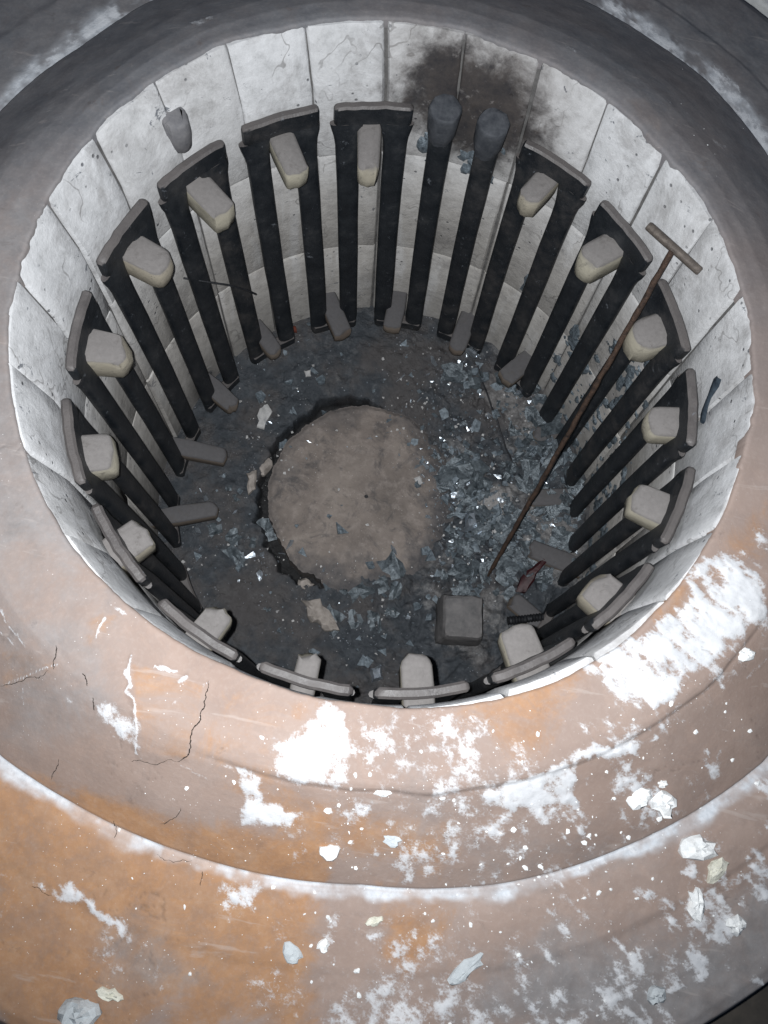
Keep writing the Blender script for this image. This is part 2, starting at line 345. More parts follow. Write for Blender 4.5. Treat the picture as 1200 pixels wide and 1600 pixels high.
# hand-surveyed marks on the collar, plan coordinates
POWDER=[([(0.869,-0.471),(0.935,-0.44),(1.058,-0.483),(1.087,-0.578),(0.988,-0.673),(0.919,-0.751),(0.846,-0.844),(0.761,-0.886),(0.648,-0.819),(0.628,-0.791),(0.692,-0.707),(0.767,-0.716),(0.861,-0.574)],1.0,0.02),
([(0.648,-0.819),(0.761,-0.886),(0.87,-0.831),(0.943,-0.738),(1.022,-0.657),(1.103,-0.704),(0.959,-0.814),(0.896,-0.92),(0.721,-0.952)],0.45,0.03),
([(0.007,-1.012),(0.062,-1.016),(0.097,-1.113),(0.105,-1.192),(0.0,-1.197),(-0.08,-1.175),(-0.085,-1.118),(-0.025,-1.077)],0.95,0.02),
([(0.099,-1.009),(0.25,-0.98),(0.437,-0.975),(0.399,-1.123),(0.195,-1.183),(0.11,-1.14)],0.58,0.05),
([(0.421,-1.149),(0.533,-1.077),(0.648,-1.003),(0.787,-0.943),(0.849,-0.929),(0.731,-0.996),(0.656,-1.04),(0.682,-1.134),(0.562,-1.169),(0.432,-1.184)],1.0,0.012),
([(0.606,-0.936),(0.716,-0.915),(0.86,-0.872),(0.89,-0.905),(0.663,-0.996)],0.6,0.03),
([(-0.158,-1.19),(-0.107,-1.187),(-0.088,-1.252),(0.011,-1.251),(-0.013,-1.285),(-0.115,-1.317)],0.95,0.012),
([(0.264,-1.06),(0.415,-1.032),(0.421,-1.075),(0.287,-1.107)],0.7,0.03),
([(0.297,-0.983),(0.342,-0.97),(0.338,-1.024),(0.305,-1.03)],0.6,0.02),
([(-0.152,-1.461),(-0.061,-1.449),(-0.046,-1.532),(-0.136,-1.54)],0.85,0.025),
([(-0.616,-1.552),(-0.483,-1.547),(-0.424,-1.591),(-0.341,-1.61),(-0.358,-1.634),(-0.471,-1.592)],0.75,0.01),
([(-0.442,-1.646),(-0.248,-1.604),(-0.21,-1.664),(-0.342,-1.73),(-0.424,-1.716)],0.5,0.03),
([(-0.39,-1.724),(-0.232,-1.668),(-0.167,-1.743),(-0.295,-1.793)],0.32,0.04),
([(0.115,-1.742),(0.308,-1.681),(0.461,-1.642),(0.617,-1.602),(0.676,-1.663),(0.132,-1.751)],0.55,0.03),
([(0.127,-1.576),(0.31,-1.53),(0.336,-1.659),(0.154,-1.704)],0.34,0.04),
([(0.365,-1.476),(0.526,-1.464),(0.513,-1.571),(0.397,-1.56)],0.45,0.03),
([(0.335,-1.236),(0.396,-1.225),(0.417,-1.321),(0.368,-1.321)],0.55,0.02),
([(0.432,-1.235),(0.522,-1.204),(0.549,-1.334),(0.435,-1.352)],0.42,0.03),
([(0.56,-1.215),(0.678,-1.148),(0.72,-1.258),(0.599,-1.327)],0.4,0.03),
([(0.731,-0.996),(0.775,-0.989),(0.808,-1.071),(0.763,-1.054)],0.6,0.015),
([(0.988,-0.936),(1.046,-0.918),(1.091,-0.994),(1.049,-1.017)],0.55,0.012),
([(0.4,-0.937),(0.462,-0.932),(0.47,-0.984),(0.439,-0.99)],0.45,0.02),
([(0.904,-0.481),(1.064,-0.308),(1.104,-0.639),(1.004,-0.661)],0.42,0.04),
([(-0.515,-1.096),(-0.478,-1.089),(-0.396,-1.147),(-0.392,-1.203),(-0.431,-1.187),(-0.502,-1.131)],0.8,0.012),
([(0.995,-1.184),(1.077,-1.137),(1.135,-1.175),(1.069,-1.218)],0.6,0.02),
([(0.951,-1.379),(1.218,-1.273),(1.229,-1.336),(0.974,-1.421)],0.4,0.03),
([(-0.059,-1.46),(0.056,-1.47),(0.022,-1.535),(-0.085,-1.553)],0.38,0.04),
([(0.102,-1.023),(0.433,-0.946),(0.575,-1.35),(0.416,-1.393),(0.162,-1.437)],0.36,0.08),
([(0.344,-1.156),(0.814,-1.014),(1.14,-1.045),(0.74,-1.337),(0.416,-1.393)],0.34,0.08),
([(0.072,-1.467),(0.906,-1.309),(1.175,-1.759),(0.132,-1.751)],0.3,0.1),
([(-0.675,-1.54),(-0.588,-1.51),(-0.516,-1.601),(-0.632,-1.695)],0.25,0.04),
([(-0.782,0.833),(-0.71,0.889),(-0.706,0.871),(-0.76,0.818)],0.7,0.006),
([(-1.053,0.758),(-1.051,0.863),(-0.966,0.7),(-0.986,0.671)],0.5,0.01),
([(0.336,1.061),(0.38,1.036),(0.373,1.01),(0.338,1.047)],0.6,0.006),
([(0.743,0.961),(0.788,0.872),(0.779,0.858),(0.733,0.928)],0.5,0.008),
([(0.831,0.892),(0.907,0.877),(0.875,0.837),(0.826,0.862)],0.6,0.008),
([(0.67,0.959),(0.701,0.948),(0.683,0.927)],0.6,0.008),
]
WHITE_LINES=[([(-0.452,-0.987),(-0.451,-1.017),(-0.438,-1.04),(-0.442,-1.068),(-0.415,-1.085),(-0.394,-1.177),(-0.397,-1.204),(-0.377,-1.215)],0.008,0.9),
([(-0.455,-1.025),(-0.431,-1.058)],0.014,0.9),
([(-0.783,-0.937),(-0.755,-0.969),(-0.719,-1.0),(-0.7,-1.015)],0.008,0.7),
([(-0.776,-0.987),(-0.736,-1.01)],0.008,0.7),
([(-0.762,-1.111),(-0.692,-1.081),(-0.656,-1.06),(-0.614,-1.038)],0.006,0.8),
([(-0.701,-1.005),(-0.667,-1.0),(-0.627,-0.999)],0.006,0.6),
([(-0.391,-1.003),(-0.368,-1.001),(-0.342,-0.999)],0.012,0.9),
([(-0.328,-1.023),(-0.313,-1.01)],0.012,0.9),
([(-0.325,-1.078),(-0.312,-1.069)],0.014,0.9),
([(-0.544,-0.959),(-0.542,-0.936),(-0.536,-0.915)],0.009,0.8),
([(-0.515,-0.884),(-0.497,-0.893)],0.016,0.9),
([(-0.321,-1.204),(-0.271,-1.212),(-0.214,-1.228)],0.007,0.5),
([(-0.525,-1.157),(-0.509,-1.139)],0.006,0.7),
([(-0.694,-1.144),(-0.697,-1.107)],0.005,0.6),
([(-0.577,-1.111),(-0.566,-1.113)],0.01,0.7),
([(-0.504,-1.109),(-0.442,-1.156),(-0.396,-1.184)],0.005,0.7),
([(-0.493,-1.104),(-0.436,-1.14),(-0.403,-1.178)],0.004,0.7),
([(-0.466,-1.161),(-0.423,-1.19)],0.004,0.5),
([(-0.268,-1.019),(-0.262,-1.012)],0.008,0.8),
([(0.256,-1.179),(0.136,-1.193),(0.017,-1.204),(-0.043,-1.206)],0.006,0.45),
([(0.849,-0.929),(0.91,-0.902),(0.983,-0.873)],0.006,0.35),
([(0.22,-1.281),(0.218,-1.273)],0.02,0.5),
([(-0.19,-1.189),(-0.16,-1.19)],0.01,0.5),
([(0.923,-1.445),(0.941,-1.488)],0.008,0.8),
([(0.647,-1.586),(0.676,-1.663)],0.012,0.6),
([(-0.607,-1.558),(-0.673,-1.547)],0.012,0.4),
([(-0.624,-1.553),(-0.648,-1.639)],0.01,0.35),
([(1.069,-0.743),(1.121,-0.683)],0.012,0.5),
([(0.953,-0.796),(0.994,-0.763)],0.008,0.5),
]
CRACKS=[([(-0.261,-1.009),(-0.258,-1.047),(-0.262,-1.085),(-0.27,-1.123),(-0.269,-1.152),(-0.274,-1.187),(-0.294,-1.202)],0.0035),
([(-0.627,-0.996),(-0.623,-1.028),(-0.62,-1.051)],0.003),
([(-0.551,-1.047),(-0.541,-1.057),(-0.533,-1.073)],0.003),
([(-0.515,-1.096),(-0.507,-1.124)],0.003),
([(-0.586,-1.255),(-0.594,-1.287),(-0.602,-1.31)],0.0025),
([(-0.761,-1.114),(-0.692,-1.084),(-0.634,-1.055)],0.002),
([(-0.27,-1.309),(-0.278,-1.336),(-0.315,-1.36)],0.002),
([(-0.434,-1.378),(-0.422,-1.405),(-0.424,-1.42)],0.002),
([(-0.194,-1.457),(-0.192,-1.49)],0.002),
([(-0.59,-1.562),(-0.539,-1.575)],0.0015),
([(-0.313,-1.438),(-0.225,-1.437)],0.0015),
([(-0.403,-1.224),(-0.388,-1.218),(-0.294,-1.202)],0.0015),
]
RUST=[([(-0.739,-1.317),(-0.481,-1.343),(-0.041,-1.381),(0.054,-1.463),(-0.118,-1.618),(-0.227,-1.754),(-0.501,-2.029),(-0.618,-1.769)],0.95,0.06),
([(-0.16,-1.331),(0.105,-1.327),(0.1,-1.448),(-0.093,-1.451)],0.9,0.05),
([(-0.062,-1.446),(0.081,-1.436),(0.132,-1.751),(-0.169,-1.8),(-0.179,-1.629)],0.75,0.06),
([(0.236,-1.405),(0.432,-1.39),(0.444,-1.553),(0.278,-1.61)],0.5,0.06),
([(-0.76,-1.126),(-0.658,-1.071),(-0.619,-1.049),(-0.631,-1.002),(-0.77,-1.038)],0.35,0.012),
([(-0.45,-0.994),(-0.262,-1.015),(-0.271,-1.189),(-0.387,-1.213)],0.4,0.008),
([(-0.262,-1.015),(0.099,-1.009),(0.039,-1.02),(-0.08,-1.175),(-0.259,-1.187)],0.35,0.06),
([(-0.568,-0.926),(-0.504,-0.882),(-0.498,-0.958),(-0.552,-0.984)],0.45,0.03),
([(0.31,-0.969),(0.679,-0.742),(0.774,-0.707),(0.657,-0.825),(0.555,-1.028),(0.371,-1.136)],0.4,0.05),
([(0.82,-0.498),(1.028,-0.298),(1.062,-0.273),(1.07,-0.395),(0.866,-0.623),(0.774,-0.707)],0.35,0.04),
([(0.537,0.888),(0.594,0.915),(0.661,0.839),(0.655,0.802),(0.594,0.821)],0.8,0.02),
([(-0.184,-1.18),(0.143,-1.223),(0.37,-1.246),(0.408,-1.374),(-0.013,-1.366)],0.5,0.06),
]
GREY_DUST=[([(0.674,-1.454),(1.008,-1.416),(1.25,-1.236),(1.582,-1.693),(0.471,-1.696),(0.545,-1.566)],0.75,0.1),
([(0.102,-1.023),(0.435,-0.96),(0.529,-1.123),(0.408,-1.374),(0.194,-1.431)],0.3,0.06),
([(-0.78,-0.951),(-0.585,-0.867),(-0.45,-1.024),(-0.449,-1.172),(-0.642,-1.242),(-0.75,-1.232)],0.5,0.06),
([(0.37,-1.246),(0.865,-1.137),(1.065,-1.187),(0.746,-1.381),(0.418,-1.407)],0.35,0.08),
([(-0.449,-1.618),(-0.253,-1.583),(-0.114,-1.705),(-0.324,-1.798)],0.5,0.05),
([(0.226,-1.589),(0.534,-1.508),(0.629,-1.671),(0.193,-1.741)],0.35,0.08),
]


furnace = empty('furnace', (0, 0, -0.75))
tag(furnace, 'round brick-lined pit furnace with brown plastered collar streaked with white powder', 'furnace')

def build_collar():
    th = np.radians(np.concatenate([np.arange(-80, 80, 0.4), np.arange(80, 280, 0.2)]))
    n = len(th)
    s = np.concatenate([[1.0, 1.0, 1.003, 1.008], np.arange(1.014, 1.986, 0.005)])
    m = len(s)
    TH, SS = np.meshgrid(th, s)
    Rr = s_to_r(SS, TH)
    deg = np.degrees(TH) % 360
    cx, cy = np.sin(TH)*3, np.cos(TH)*3
    edge = (fbm(cx, cy, 3, 5, 3, 0.5)-0.5)*0.030 + (fbm(cx, cy, 14, 3, 5)-0.5)*0.006
    rec = 0.016*np.exp(-((deg-142)/20)**2) - 0.010*np.exp(-((deg-190)/22)**2)
    edge = edge*(0.35 + 0.65*(np.cos(TH) > -0.2)) + rec
    fall = np.clip(1-(Rr-1)/0.12, 0, 1)
    Rr = Rr + 0.004*fall + edge*fall
    X = Rr*np.sin(TH); Y = Rr*np.cos(TH)
    Z = np.interp(SS, PROF[:,0], PROF[:,1])
    far = sstep(-0.1, 0.55, np.cos(TH))
    Z = Z*(1-far) + far*np.interp(SS, np.r_[0, 1.03, 1.08, 1.15, 1.25, 1.36, PROF[6:, 0]], np.r_[0, 0, -.007, -.030, -.078, -.138, PROF[6:, 1]])
    Z[0] = -0.05; Z[1] = -0.008; Z[2] = -0.002
    x, y = X.ravel(), Y.ravel(); th_ = TH.ravel(); ss = SS.ravel(); z = Z.ravel().copy()
    wx = x + (fbm(x, y, 9, 4, 11)-0.5)*0.05; wy = y + (fbm(x, y, 9, 4, 21)-0.5)*0.05
    wx2 = x + (fbm(x, y, 40, 3, 12)-0.5)*0.012; wy2 = y + (fbm(x, y, 40, 3, 22)-0.5)*0.012
    def polys(L, warp=True):
        f = np.zeros(len(x))
        for pts, dens, soft in L:
            i = near_idx(x, y, pts, soft*3+0.06)
            if not len(i): continue
            d = sd_poly((wx if warp else wx2)[i], (wy if warp else wy2)[i], pts)
            f[i] = np.maximum(f[i], dens*sstep(soft*1.6, -soft*1.3, d))
        return f
    P = polys([q for q in POWDER if q[1] > 0.3]); P = np.maximum(P, polys([q for q in POWDER if q[1] <= 0.3]))
    # powder lying in the groove at the foot of the slope
    gv = fbm(np.sin(th_)*3, np.cos(th_)*3, 3.5, 4, 41)
    wdt = 0.006 + 0.042*gv + 0.045*sstep(0.2, 0.7, np.cos(th_))
    fars = sstep(0.2, 0.7, np.cos(th_))
    lane = fbm(th_*2.2, ss*90, 1.0, 4, 45)
    band = sstep(1.458, 1.463, ss)*sstep(1.464+wdt*1.5, 1.464+wdt*0.55, ss + (fbm(x, y, 25, 3, 43)-0.5)*0.03)*(0.55 + 0.6*(lane-0.2))*(0.45 + 0.75*sstep(0.35, 0.6, fbm(x, y, 12, 5, 49, 0.65)))*(0.55 + 0.45*sstep(0.2, 0.4, gv))
    band = band*(1 - fars*(1 - sstep(0.36, 0.56, fbm(x, y, 16, 6, 47, 0.7))))
    P = np.maximum(P, 0.95*fars*band + 0.30*band)
    grain = fbm(x, y, 48, 5, 51, 0.68)
    dusty = sstep(0.44, 0.66, fbm(x, y, 5.5, 6, 55, 0.66))*sstep(-0.85, -1.15, y - 0.05*x)*sstep(-0.2, 0.2, x)*sstep(1.03, 1.12, ss)
    P = np.maximum(P, 0.62*dusty)
    hole = fbm(x, y, 13, 5, 57, 0.6)
    st = fbm((x*0.8-y*0.6)*0.22, (x*0.6+y*0.8), 38, 4, 58, 0.6)       # broom streaks
    powder = sstep(0.12, 1.05, P*0.92 + (grain-0.5)*1.1 + (hole-0.5)*0.7 + (st-0.5)*1.5*sstep(0.5, 0.7, x))*(P > 0.02)*sstep(0.0, 0.3, P)*0.92
    for pts, w, dens in WHITE_LINES:
        i = near_idx(x, y, pts, w*3+0.02)
        d = d_line(wx2[i], wy2[i], pts)
        powder[i] = np.maximum(powder[i], dens*0.9*sstep(w*(0.1+1.1*grain[i]), w*0.15, d)*sstep(0.32, 0.5, hole[i]))
    crack = np.zeros(len(x))
    for pts, w in []:
        i = near_idx(x, y, pts, 0.04)
        d = d_line(wx2[i], wy2[i], pts)
        crack[i] = np.maximum(crack[i], sstep(w*0.7+0.0016, 0.0, d)*sstep(0.30, 0.5, fbm(x[i], y[i], 14, 2, 66)+0.08))
    # hairline crazing
    cz = np.abs(fbm(wx, wy, 5, 4, 61)-0.5)
    craze = sstep(0.004, 0.001, cz)*sstep(0.52, 0.62, fbm(x, y, 2.2, 3, 63))
    crack = np.maximum(crack, craze*0.35*(y < 0.2))
    rust = polys(RUST)
    grey = polys(GREY_DUST)
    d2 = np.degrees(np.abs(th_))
    back = sstep(118, 48, np.where(d2 > 180, 360-d2, d2) + (fbm(x, y, 2.5, 4, 71)-0.5)*45)  # dark grey tone growing toward the back of the collar
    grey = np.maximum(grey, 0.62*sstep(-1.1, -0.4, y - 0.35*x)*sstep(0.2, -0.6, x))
    soot_shade = np.maximum(back*0.92, 0.95*sstep(1.56, 1.62, ss)*sstep(-0.9, -0.1, y))  # far outer ring: flash falloff painted in as a darker colour
    soot_shade = soot_shade*(1-0.0*rust)
    powder = powder*(1 - 0.25*sstep(0.0, 0.6, y))
    speck = 0.25 + 0.75*sstep(-0.3, -1.0, y + 0.2*x)
    # relief: trowelled undulation, powder thickness, raised plaster slabs, open cracks
    z += (fbm(x, y, 2.2, 3, 81)-0.5)*0.018*sstep(1.0, 1.06, ss)
    z += (fbm(x, y, 9, 3, 83)-0.5)*0.005
    z += (fbm(x, y, 30, 3, 85)-0.5)*0.004*sstep(1.3, 1.5, ss)
    z += powder*(0.0012 + 0.007*fbm(x, y, 55, 4, 87)*sstep(0.5, 1, powder))
    slab = polys([q for q in RUST if q[2] < 0.015], False)
    dgf = np.degrees(th_) % 360
    z -= 0.012*sstep(1.203, 1.210, ss + (fbm(x, y, 6, 3, 95)-0.5)*0.02)*sstep(112, 130, dgf)*sstep(196, 180, dgf)*sstep(1.40, 1.25, ss)
    z += 0.009*slab - 0.006*crack
    k = np.arange(n); kn = (k+1) % n
    rows = np.arange(m-1)[:, None]*n
    F = np.stack([rows+k, rows+kn, rows+n+kn, rows+n+k], -1).reshape(-1, 4)[:, ::-1]
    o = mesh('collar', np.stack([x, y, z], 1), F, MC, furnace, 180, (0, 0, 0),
             dict(powder=powder, band=band, rust=rust, grey=grey, soot_shade=soot_shade, crack=crack, speck=speck))
    vx = np.stack([x, y], 1).astype(np.float32)
    def zat(px, py):
        i = np.where((np.abs(vx[:, 0]-px) < 0.012) & (np.abs(vx[:, 1]-py) < 0.012))[0]
        if not len(i): return collar_z(px, py)
        return float(z[i[np.argmin((vx[i, 0]-px)**2 + (vx[i, 1]-py)**2)]])
    rg = random.Random(17)
    for pts, w in CRACKS:
        P_ = [np.array(q) for q in pts]
        for lev in range(4):                                   # break the line up as a real crack wanders
            N_ = [P_[0]]
            for a, b in zip(P_[:-1], P_[1:]):
                e = b-a; nrm = np.array([-e[1], e[0]]); N_ += [(a+b)/2 + nrm*rg.uniform(-.16, .16), b]
            P_ = N_
        V_ = []; F_ = []
        for i, q in enumerate(P_):
            e = P_[min(i+1, len(P_)-1)] - P_[max(i-1, 0)]; e = e/max(np.hypot(*e), 1e-9); nr = np.array([-e[1], e[0]])
            hw = w*0.42*rg.uniform(0.45, 1.25)*min(1, 6*min(i+0.6, len(P_)-0.4-i)/len(P_) + 0.15)
            zz = zat(*q)
            for k_, dz in ((-1, 0.0022), (0, 0.0030), (1, 0.0022)): V_.append((q[0]+nr[0]*hw*k_, q[1]+nr[1]*hw*k_, zz+dz))
        for i in range(len(P_)-1):
            F_ += [(i*3, i*3+1, i*3+4, i*3+3), (i*3+1, i*3+2, i*3+5, i*3+4)]
        mesh('crack', V_, F_, M_CRACK, o, None)
    return o, zat
collar, collar_top = build_collar()

def build_shell():
    n = 128; v = []; f = []
    for j, (r, z) in enumerate(((1.962, -0.30), (1.976, -0.36), (1.965, -0.76))):
        for i in range(n):
            a = 2*math.pi*i/n; v.append((r*math.sin(a), r*math.cos(a), z))
    for j in range(2):
        for i in range(n):
            f.append((j*n+i, (j+1)*n+i, (j+1)*n+(i+1) % n, j*n+(i+1) % n))
    mesh('shell', v, f, M_SHELL, furnace, 180, (0, 0, -0.5))
build_shell()

# ------------------------------------------------------------------ brick lining
COURSES = [(-0.006, -0.505), (-0.505, -1.07), (-1.07, -1.74)]
def wall_pt(th, z, dr=0.0):
    ax, ay = axis(z); r = wall_r(z) + dr
    return (ax + r*math.sin(th), ay + r*math.cos(th), z)
def build_lining():
    n = 156; zs = np.linspace(-0.03, -1.78, 12); v = []; f = []
    for z in zs:
        for i in range(n): v.append(wall_pt(2*math.pi*i/n, z, 0.012))
    for j in range(len(zs)-1):
        for i in range(n): f.append((j*n+i, (j+1)*n+i, (j+1)*n+(i+1) % n, j*n+(i+1) % n))
    lin = mesh('lining', v, f, MM, furnace, 180, (0, 0, -0.9))
    rg = random.Random(3)
    for ci, (z0, z1) in enumerate(COURSES):
        for k in range(26):
            a0 = rad(1.6 + 13.846*k) + rg.uniform(-0.006, 0.006)*0.5
            a1 = rad(1.6 + 13.846*(k+1)) + rg.uniform(-0.006, 0.006)*0.5
            g = 0.0035; cz = 0.0035; tilt = rg.uniform(-0.004, 0.004); pr = rg.uniform(-0.004, 0.003)
            na, nz = 7, 5
            av = [a0+g, a0+g+0.008] + [a0 + (a1-a0)*t for t in (0.25, 0.5, 0.75)] + [a1-g-0.008, a1-g]
            zv = [z0-cz, z0-cz-0.010, (z0*0.6+z1*0.4), z1+cz+0.010, z1+cz]
            V = []; F = []
            chip = {(i, j): rg.random() for i in (0, na-1) for j in range(nz)}
            for j, z in enumerate(zv):
                for i, a in enumerate(av):
                    dr = pr + tilt*(i/(na-1)-0.5)
                    if i in (0, na-1): dr += 0.006
                    if j in (0, nz-1): dr += 0.0035
                    if (i, j) in chip and chip[(i, j)] < 0.3: dr += 0.008
                    V.append(wall_pt(a + (rg.uniform(-.0015, .0015) if i in (0, na-1) else 0), z + rg.uniform(-.002, .002), dr))
            off = len(V)
            for j in range(nz-1):
                for i in range(na-1):
                    q = j*na+i; F.append((q, q+1, q+na+1, q+na))
            # body of the brick behind the face
            ring = [i for i in range(na)] + [j*na+na-1 for j in range(1, nz)] + [(nz-1)*na+i for i in range(na-2, -1, -1)] + [j*na for j in range(nz-2, 0, -1)]
            bk = []
            for q in ring:
                p = V[q]; ax, ay = axis(p[2]); r = math.hypot(p[0]-ax, p[1]-ay); s_ = (r+0.03)/r
                bk.append(len(V)); V.append((ax+(p[0]-ax)*s_, ay+(p[1]-ay)*s_, p[2]))
            m_ = len(ring)
            for t in range(m_): F.append((ring[t], bk[t], bk[(t+1) % m_], ring[(t+1) % m_]))
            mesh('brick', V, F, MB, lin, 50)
    return lin
lining = build_lining()

# ------------------------------------------------------------------ pegs
def frame_at(th, c=(0, 0)):
    inn = Vector((-math.sin(th), -math.cos(th), 0)); tan = Vector((math.cos(th), -math.sin(th), 0)); return inn, tan
def peg(th, c, r_end, r_wall, ztop, w, h, mat, seed, twist=0.0, name='support_peg', droop=0.0, end_round=0.30):
    rg = random.Random(seed)
    L = r_wall - r_end + 0.03
    cr = w*end_round*rg.uniform(0.55, 1.25); chip = [0.0]*13; cs = rg.choice((2, 3, 4, 6, 7, 8, 20, 20)); cdp = rg.uniform(0.006, 0.018)
    for q_, wq in ((cs, 0.7), (cs+1, 1.0), (cs+2, 0.6)):
        if q_ < 13: chip[q_] = cdp*wq
    out = [(0, -w*0.46), (L*0.45, -w*0.52), (L-cr, -w*0.49)]
    for t in (30, 60): out.append((L-cr+cr*math.sin(rad(t))*0.95, -w*0.49+cr*(1-math.cos(rad(t)))*0.85))
    out += [(L, -w*0.20), (L+0.003, 0), (L, w*0.20)]
    for t in (60, 30): out.append((L-cr+cr*math.sin(rad(t))*0.95, w*0.49-cr*(1-math.cos(rad(t)))*0.85))
    out += [(L-cr, w*0.49), (L*0.45, w*0.52), (0, w*0.46)]
    inn, tan = frame_at(th)
    if twist: R_ = Matrix.Rotation(twist, 3, 'Z'); inn = R_ @ inn; tan = R_ @ tan
    base = Vector((c[0] + (r_wall+0.03)*math.sin(th), c[1] + (r_wall+0.03)*math.cos(th), ztop))
    lv = [(0.0, 0.011, 0), (-0.004, 0.004, 0), (-0.012, 0.0, 0), (-h*0.5, -0.002, 0.002), (-h+0.012, 0.003, 0.006), (-h+0.003, 0.008, 0.008), (-h, 0.013, 0.009)]
    V = []; F = []; m = len(out); jit = [(rg.uniform(-.0025, .0025), rg.uniform(-.0025, .0025)) for _ in out]
    for z, ins, back in lv:
        for ci, ((px, py), (jx, jy)) in enumerate(zip(out, jit)):
            qx = px - (ins + back + (chip[ci] if -0.03 < z < 0.001 else 0) if px > L*0.5 else 0) + jx + rg.uniform(-.0012, .0012)
            qy = py - math.copysign(min(ins, abs(py)), py) + jy + rg.uniform(-.0012, .0012)
            p = base + inn*qx + tan*qy + Vector((0, 0, z - droop*px + rg.uniform(-.001, .001)))
            V.append(tuple(p))
    for j in range(len(lv)-1):
        for i in range(m): F.append((j*m+i, j*m+(i+1) % m, (j+1)*m+(i+1) % m, (j+1)*m+i))
    F.append(tuple(range(m))[::-1]); F.append(tuple(range((len(lv)-1)*m, len(lv)*m)))
    return mesh(name, V, [tuple(reversed(q)) for q in F], mat, furnace, 40)

PH = -35.32
CT = (0.0256, -0.025); CB = (0.0907, -0.0759)
def ang(k): return PH + 20*k
DEV = {0:1.8,1:.7,6:-.5,7:-.7,11:-.5,12:-.6,13:-.5,14:-.5,15:.5,16:2.0,17:1.4}
RDEV = {0:.012,4:-.014,5:-.012,6:-.014,14:.010,12:.006}
ZT = -0.2377; BARH = 0.078; BARW = 0.031; R_OUT = 0.952
PEGS = [k for k in range(18) if k != 2]
PEGEND = {0:.80,1:.775,3:.825,4:.80,5:.822,6:.822,7:.825,8:.855,9:.825,10:.825,11:.852,12:.85,13:.855,14:.855,15:.813,16:.805,17:.80}
PEGW = {0:.082,1:.076,3:.082,10:.092,11:.07,12:.082,9:.105,8:.115,7:.105,6:.10,5:.115,4:.10,13:.10,14:.115,15:.11,16:.105,17:.092}
for k in PEGS:
    th = rad(ang(k) + DEV.get(k, 0) + RNG.uniform(-0.5, 0.5))
    peg(th, CT, PEGEND[k], 1.0, ZT-BARH+0.003, PEGW[k], 0.118 + RNG.uniform(-.018, .016), MP, 100+k, RNG.uniform(-0.10, 0.10), droop=RNG.uniform(0.06, 0.20))
for k in range(18):
    a = ang(k) + 10
    th = rad(a + RNG.uniform(-1, 1))
    aw = ((a + 180) % 360) - 180
    if aw > 125 or aw < -118: continue
    sink = 0.075 + RNG.uniform(-.03, .02) if 40 < aw < 125 else RNG.uniform(-.01, .02)
    upk = rise(CB[1] + 0.93*math.cos(th)); sink -= upk*1.25
    re = 0.82 if abs(aw) < 68 else 0.735
    peg(th, CB, re + RNG.uniform(-.015, .015), 1.0, -1.515 - sink + RNG.uniform(-.015, .015), 0.086 + RNG.uniform(-.012, .010), 0.095, MPL, 200+k, RNG.uniform(-0.15, 0.15), droop=RNG.uniform(0.0, 0.15))
# sawn-off stub in an unused hole
peg(rad(-53.2), (0.018, -0.018), 0.942, 0.98, -0.100, 0.082, 0.135, M_STUB, 333, 0.05, end_round=0.4)

# ------------------------------------------------------------------ heating element
element = empty('heating_element', (CB[0], CB[1], FLOOR))
tag(element, 'dark zigzag rod heating element standing in a ring round the pit wall', 'heating element')
def bar_arc(name, c, r0, r1, z0, z1, a0, a1, mat, parent, seed, nseg=9):
    rg = random.Random(seed)
    b = 0.007
    sec = [(r0+b, z0), (r1-b, z0), (r1, z0-b), (r1, z1+b), (r1-b, z1), (r0+b, z1), (r0, z1+b), (r0, z0-b)]
    mr, mz = (r0+r1)/2, (z0+z1)/2
    da = 0.012
    st = [(a0-0.001, 0.62), (a0+da*0.5, 0.92)] + [(a0+da + (a1-a0-2*da)*i/nseg, 1.0) for i in range(nseg+1)] + [(a1-da*0.5, 0.92), (a1+0.001, 0.62)]
    V = []; F = []; m = len(sec)
    for a, sc in st:
        dz = rg.uniform(-.0015, .0015); dr = rg.uniform(-.0015, .0015)
        for r, z in sec:
            rr = mr + (r-mr)*sc + dr; zz = mz + (z-mz)*(0.5+0.5*sc) + dz
            V.append((c[0]+rr*math.sin(a), c[1]+rr*math.cos(a), zz))
    for j in range(len(st)-1):
        for i in range(m): F.append((j*m+i, j*m+(i+1) % m, (j+1)*m+(i+1) % m, (j+1)*m+i))
    F.append(tuple(range(m))[::-1]); F.append(tuple(range((len(st)-1)*m, len(st)*m)))
    return mesh(name, V, F, mat, parent, 40)
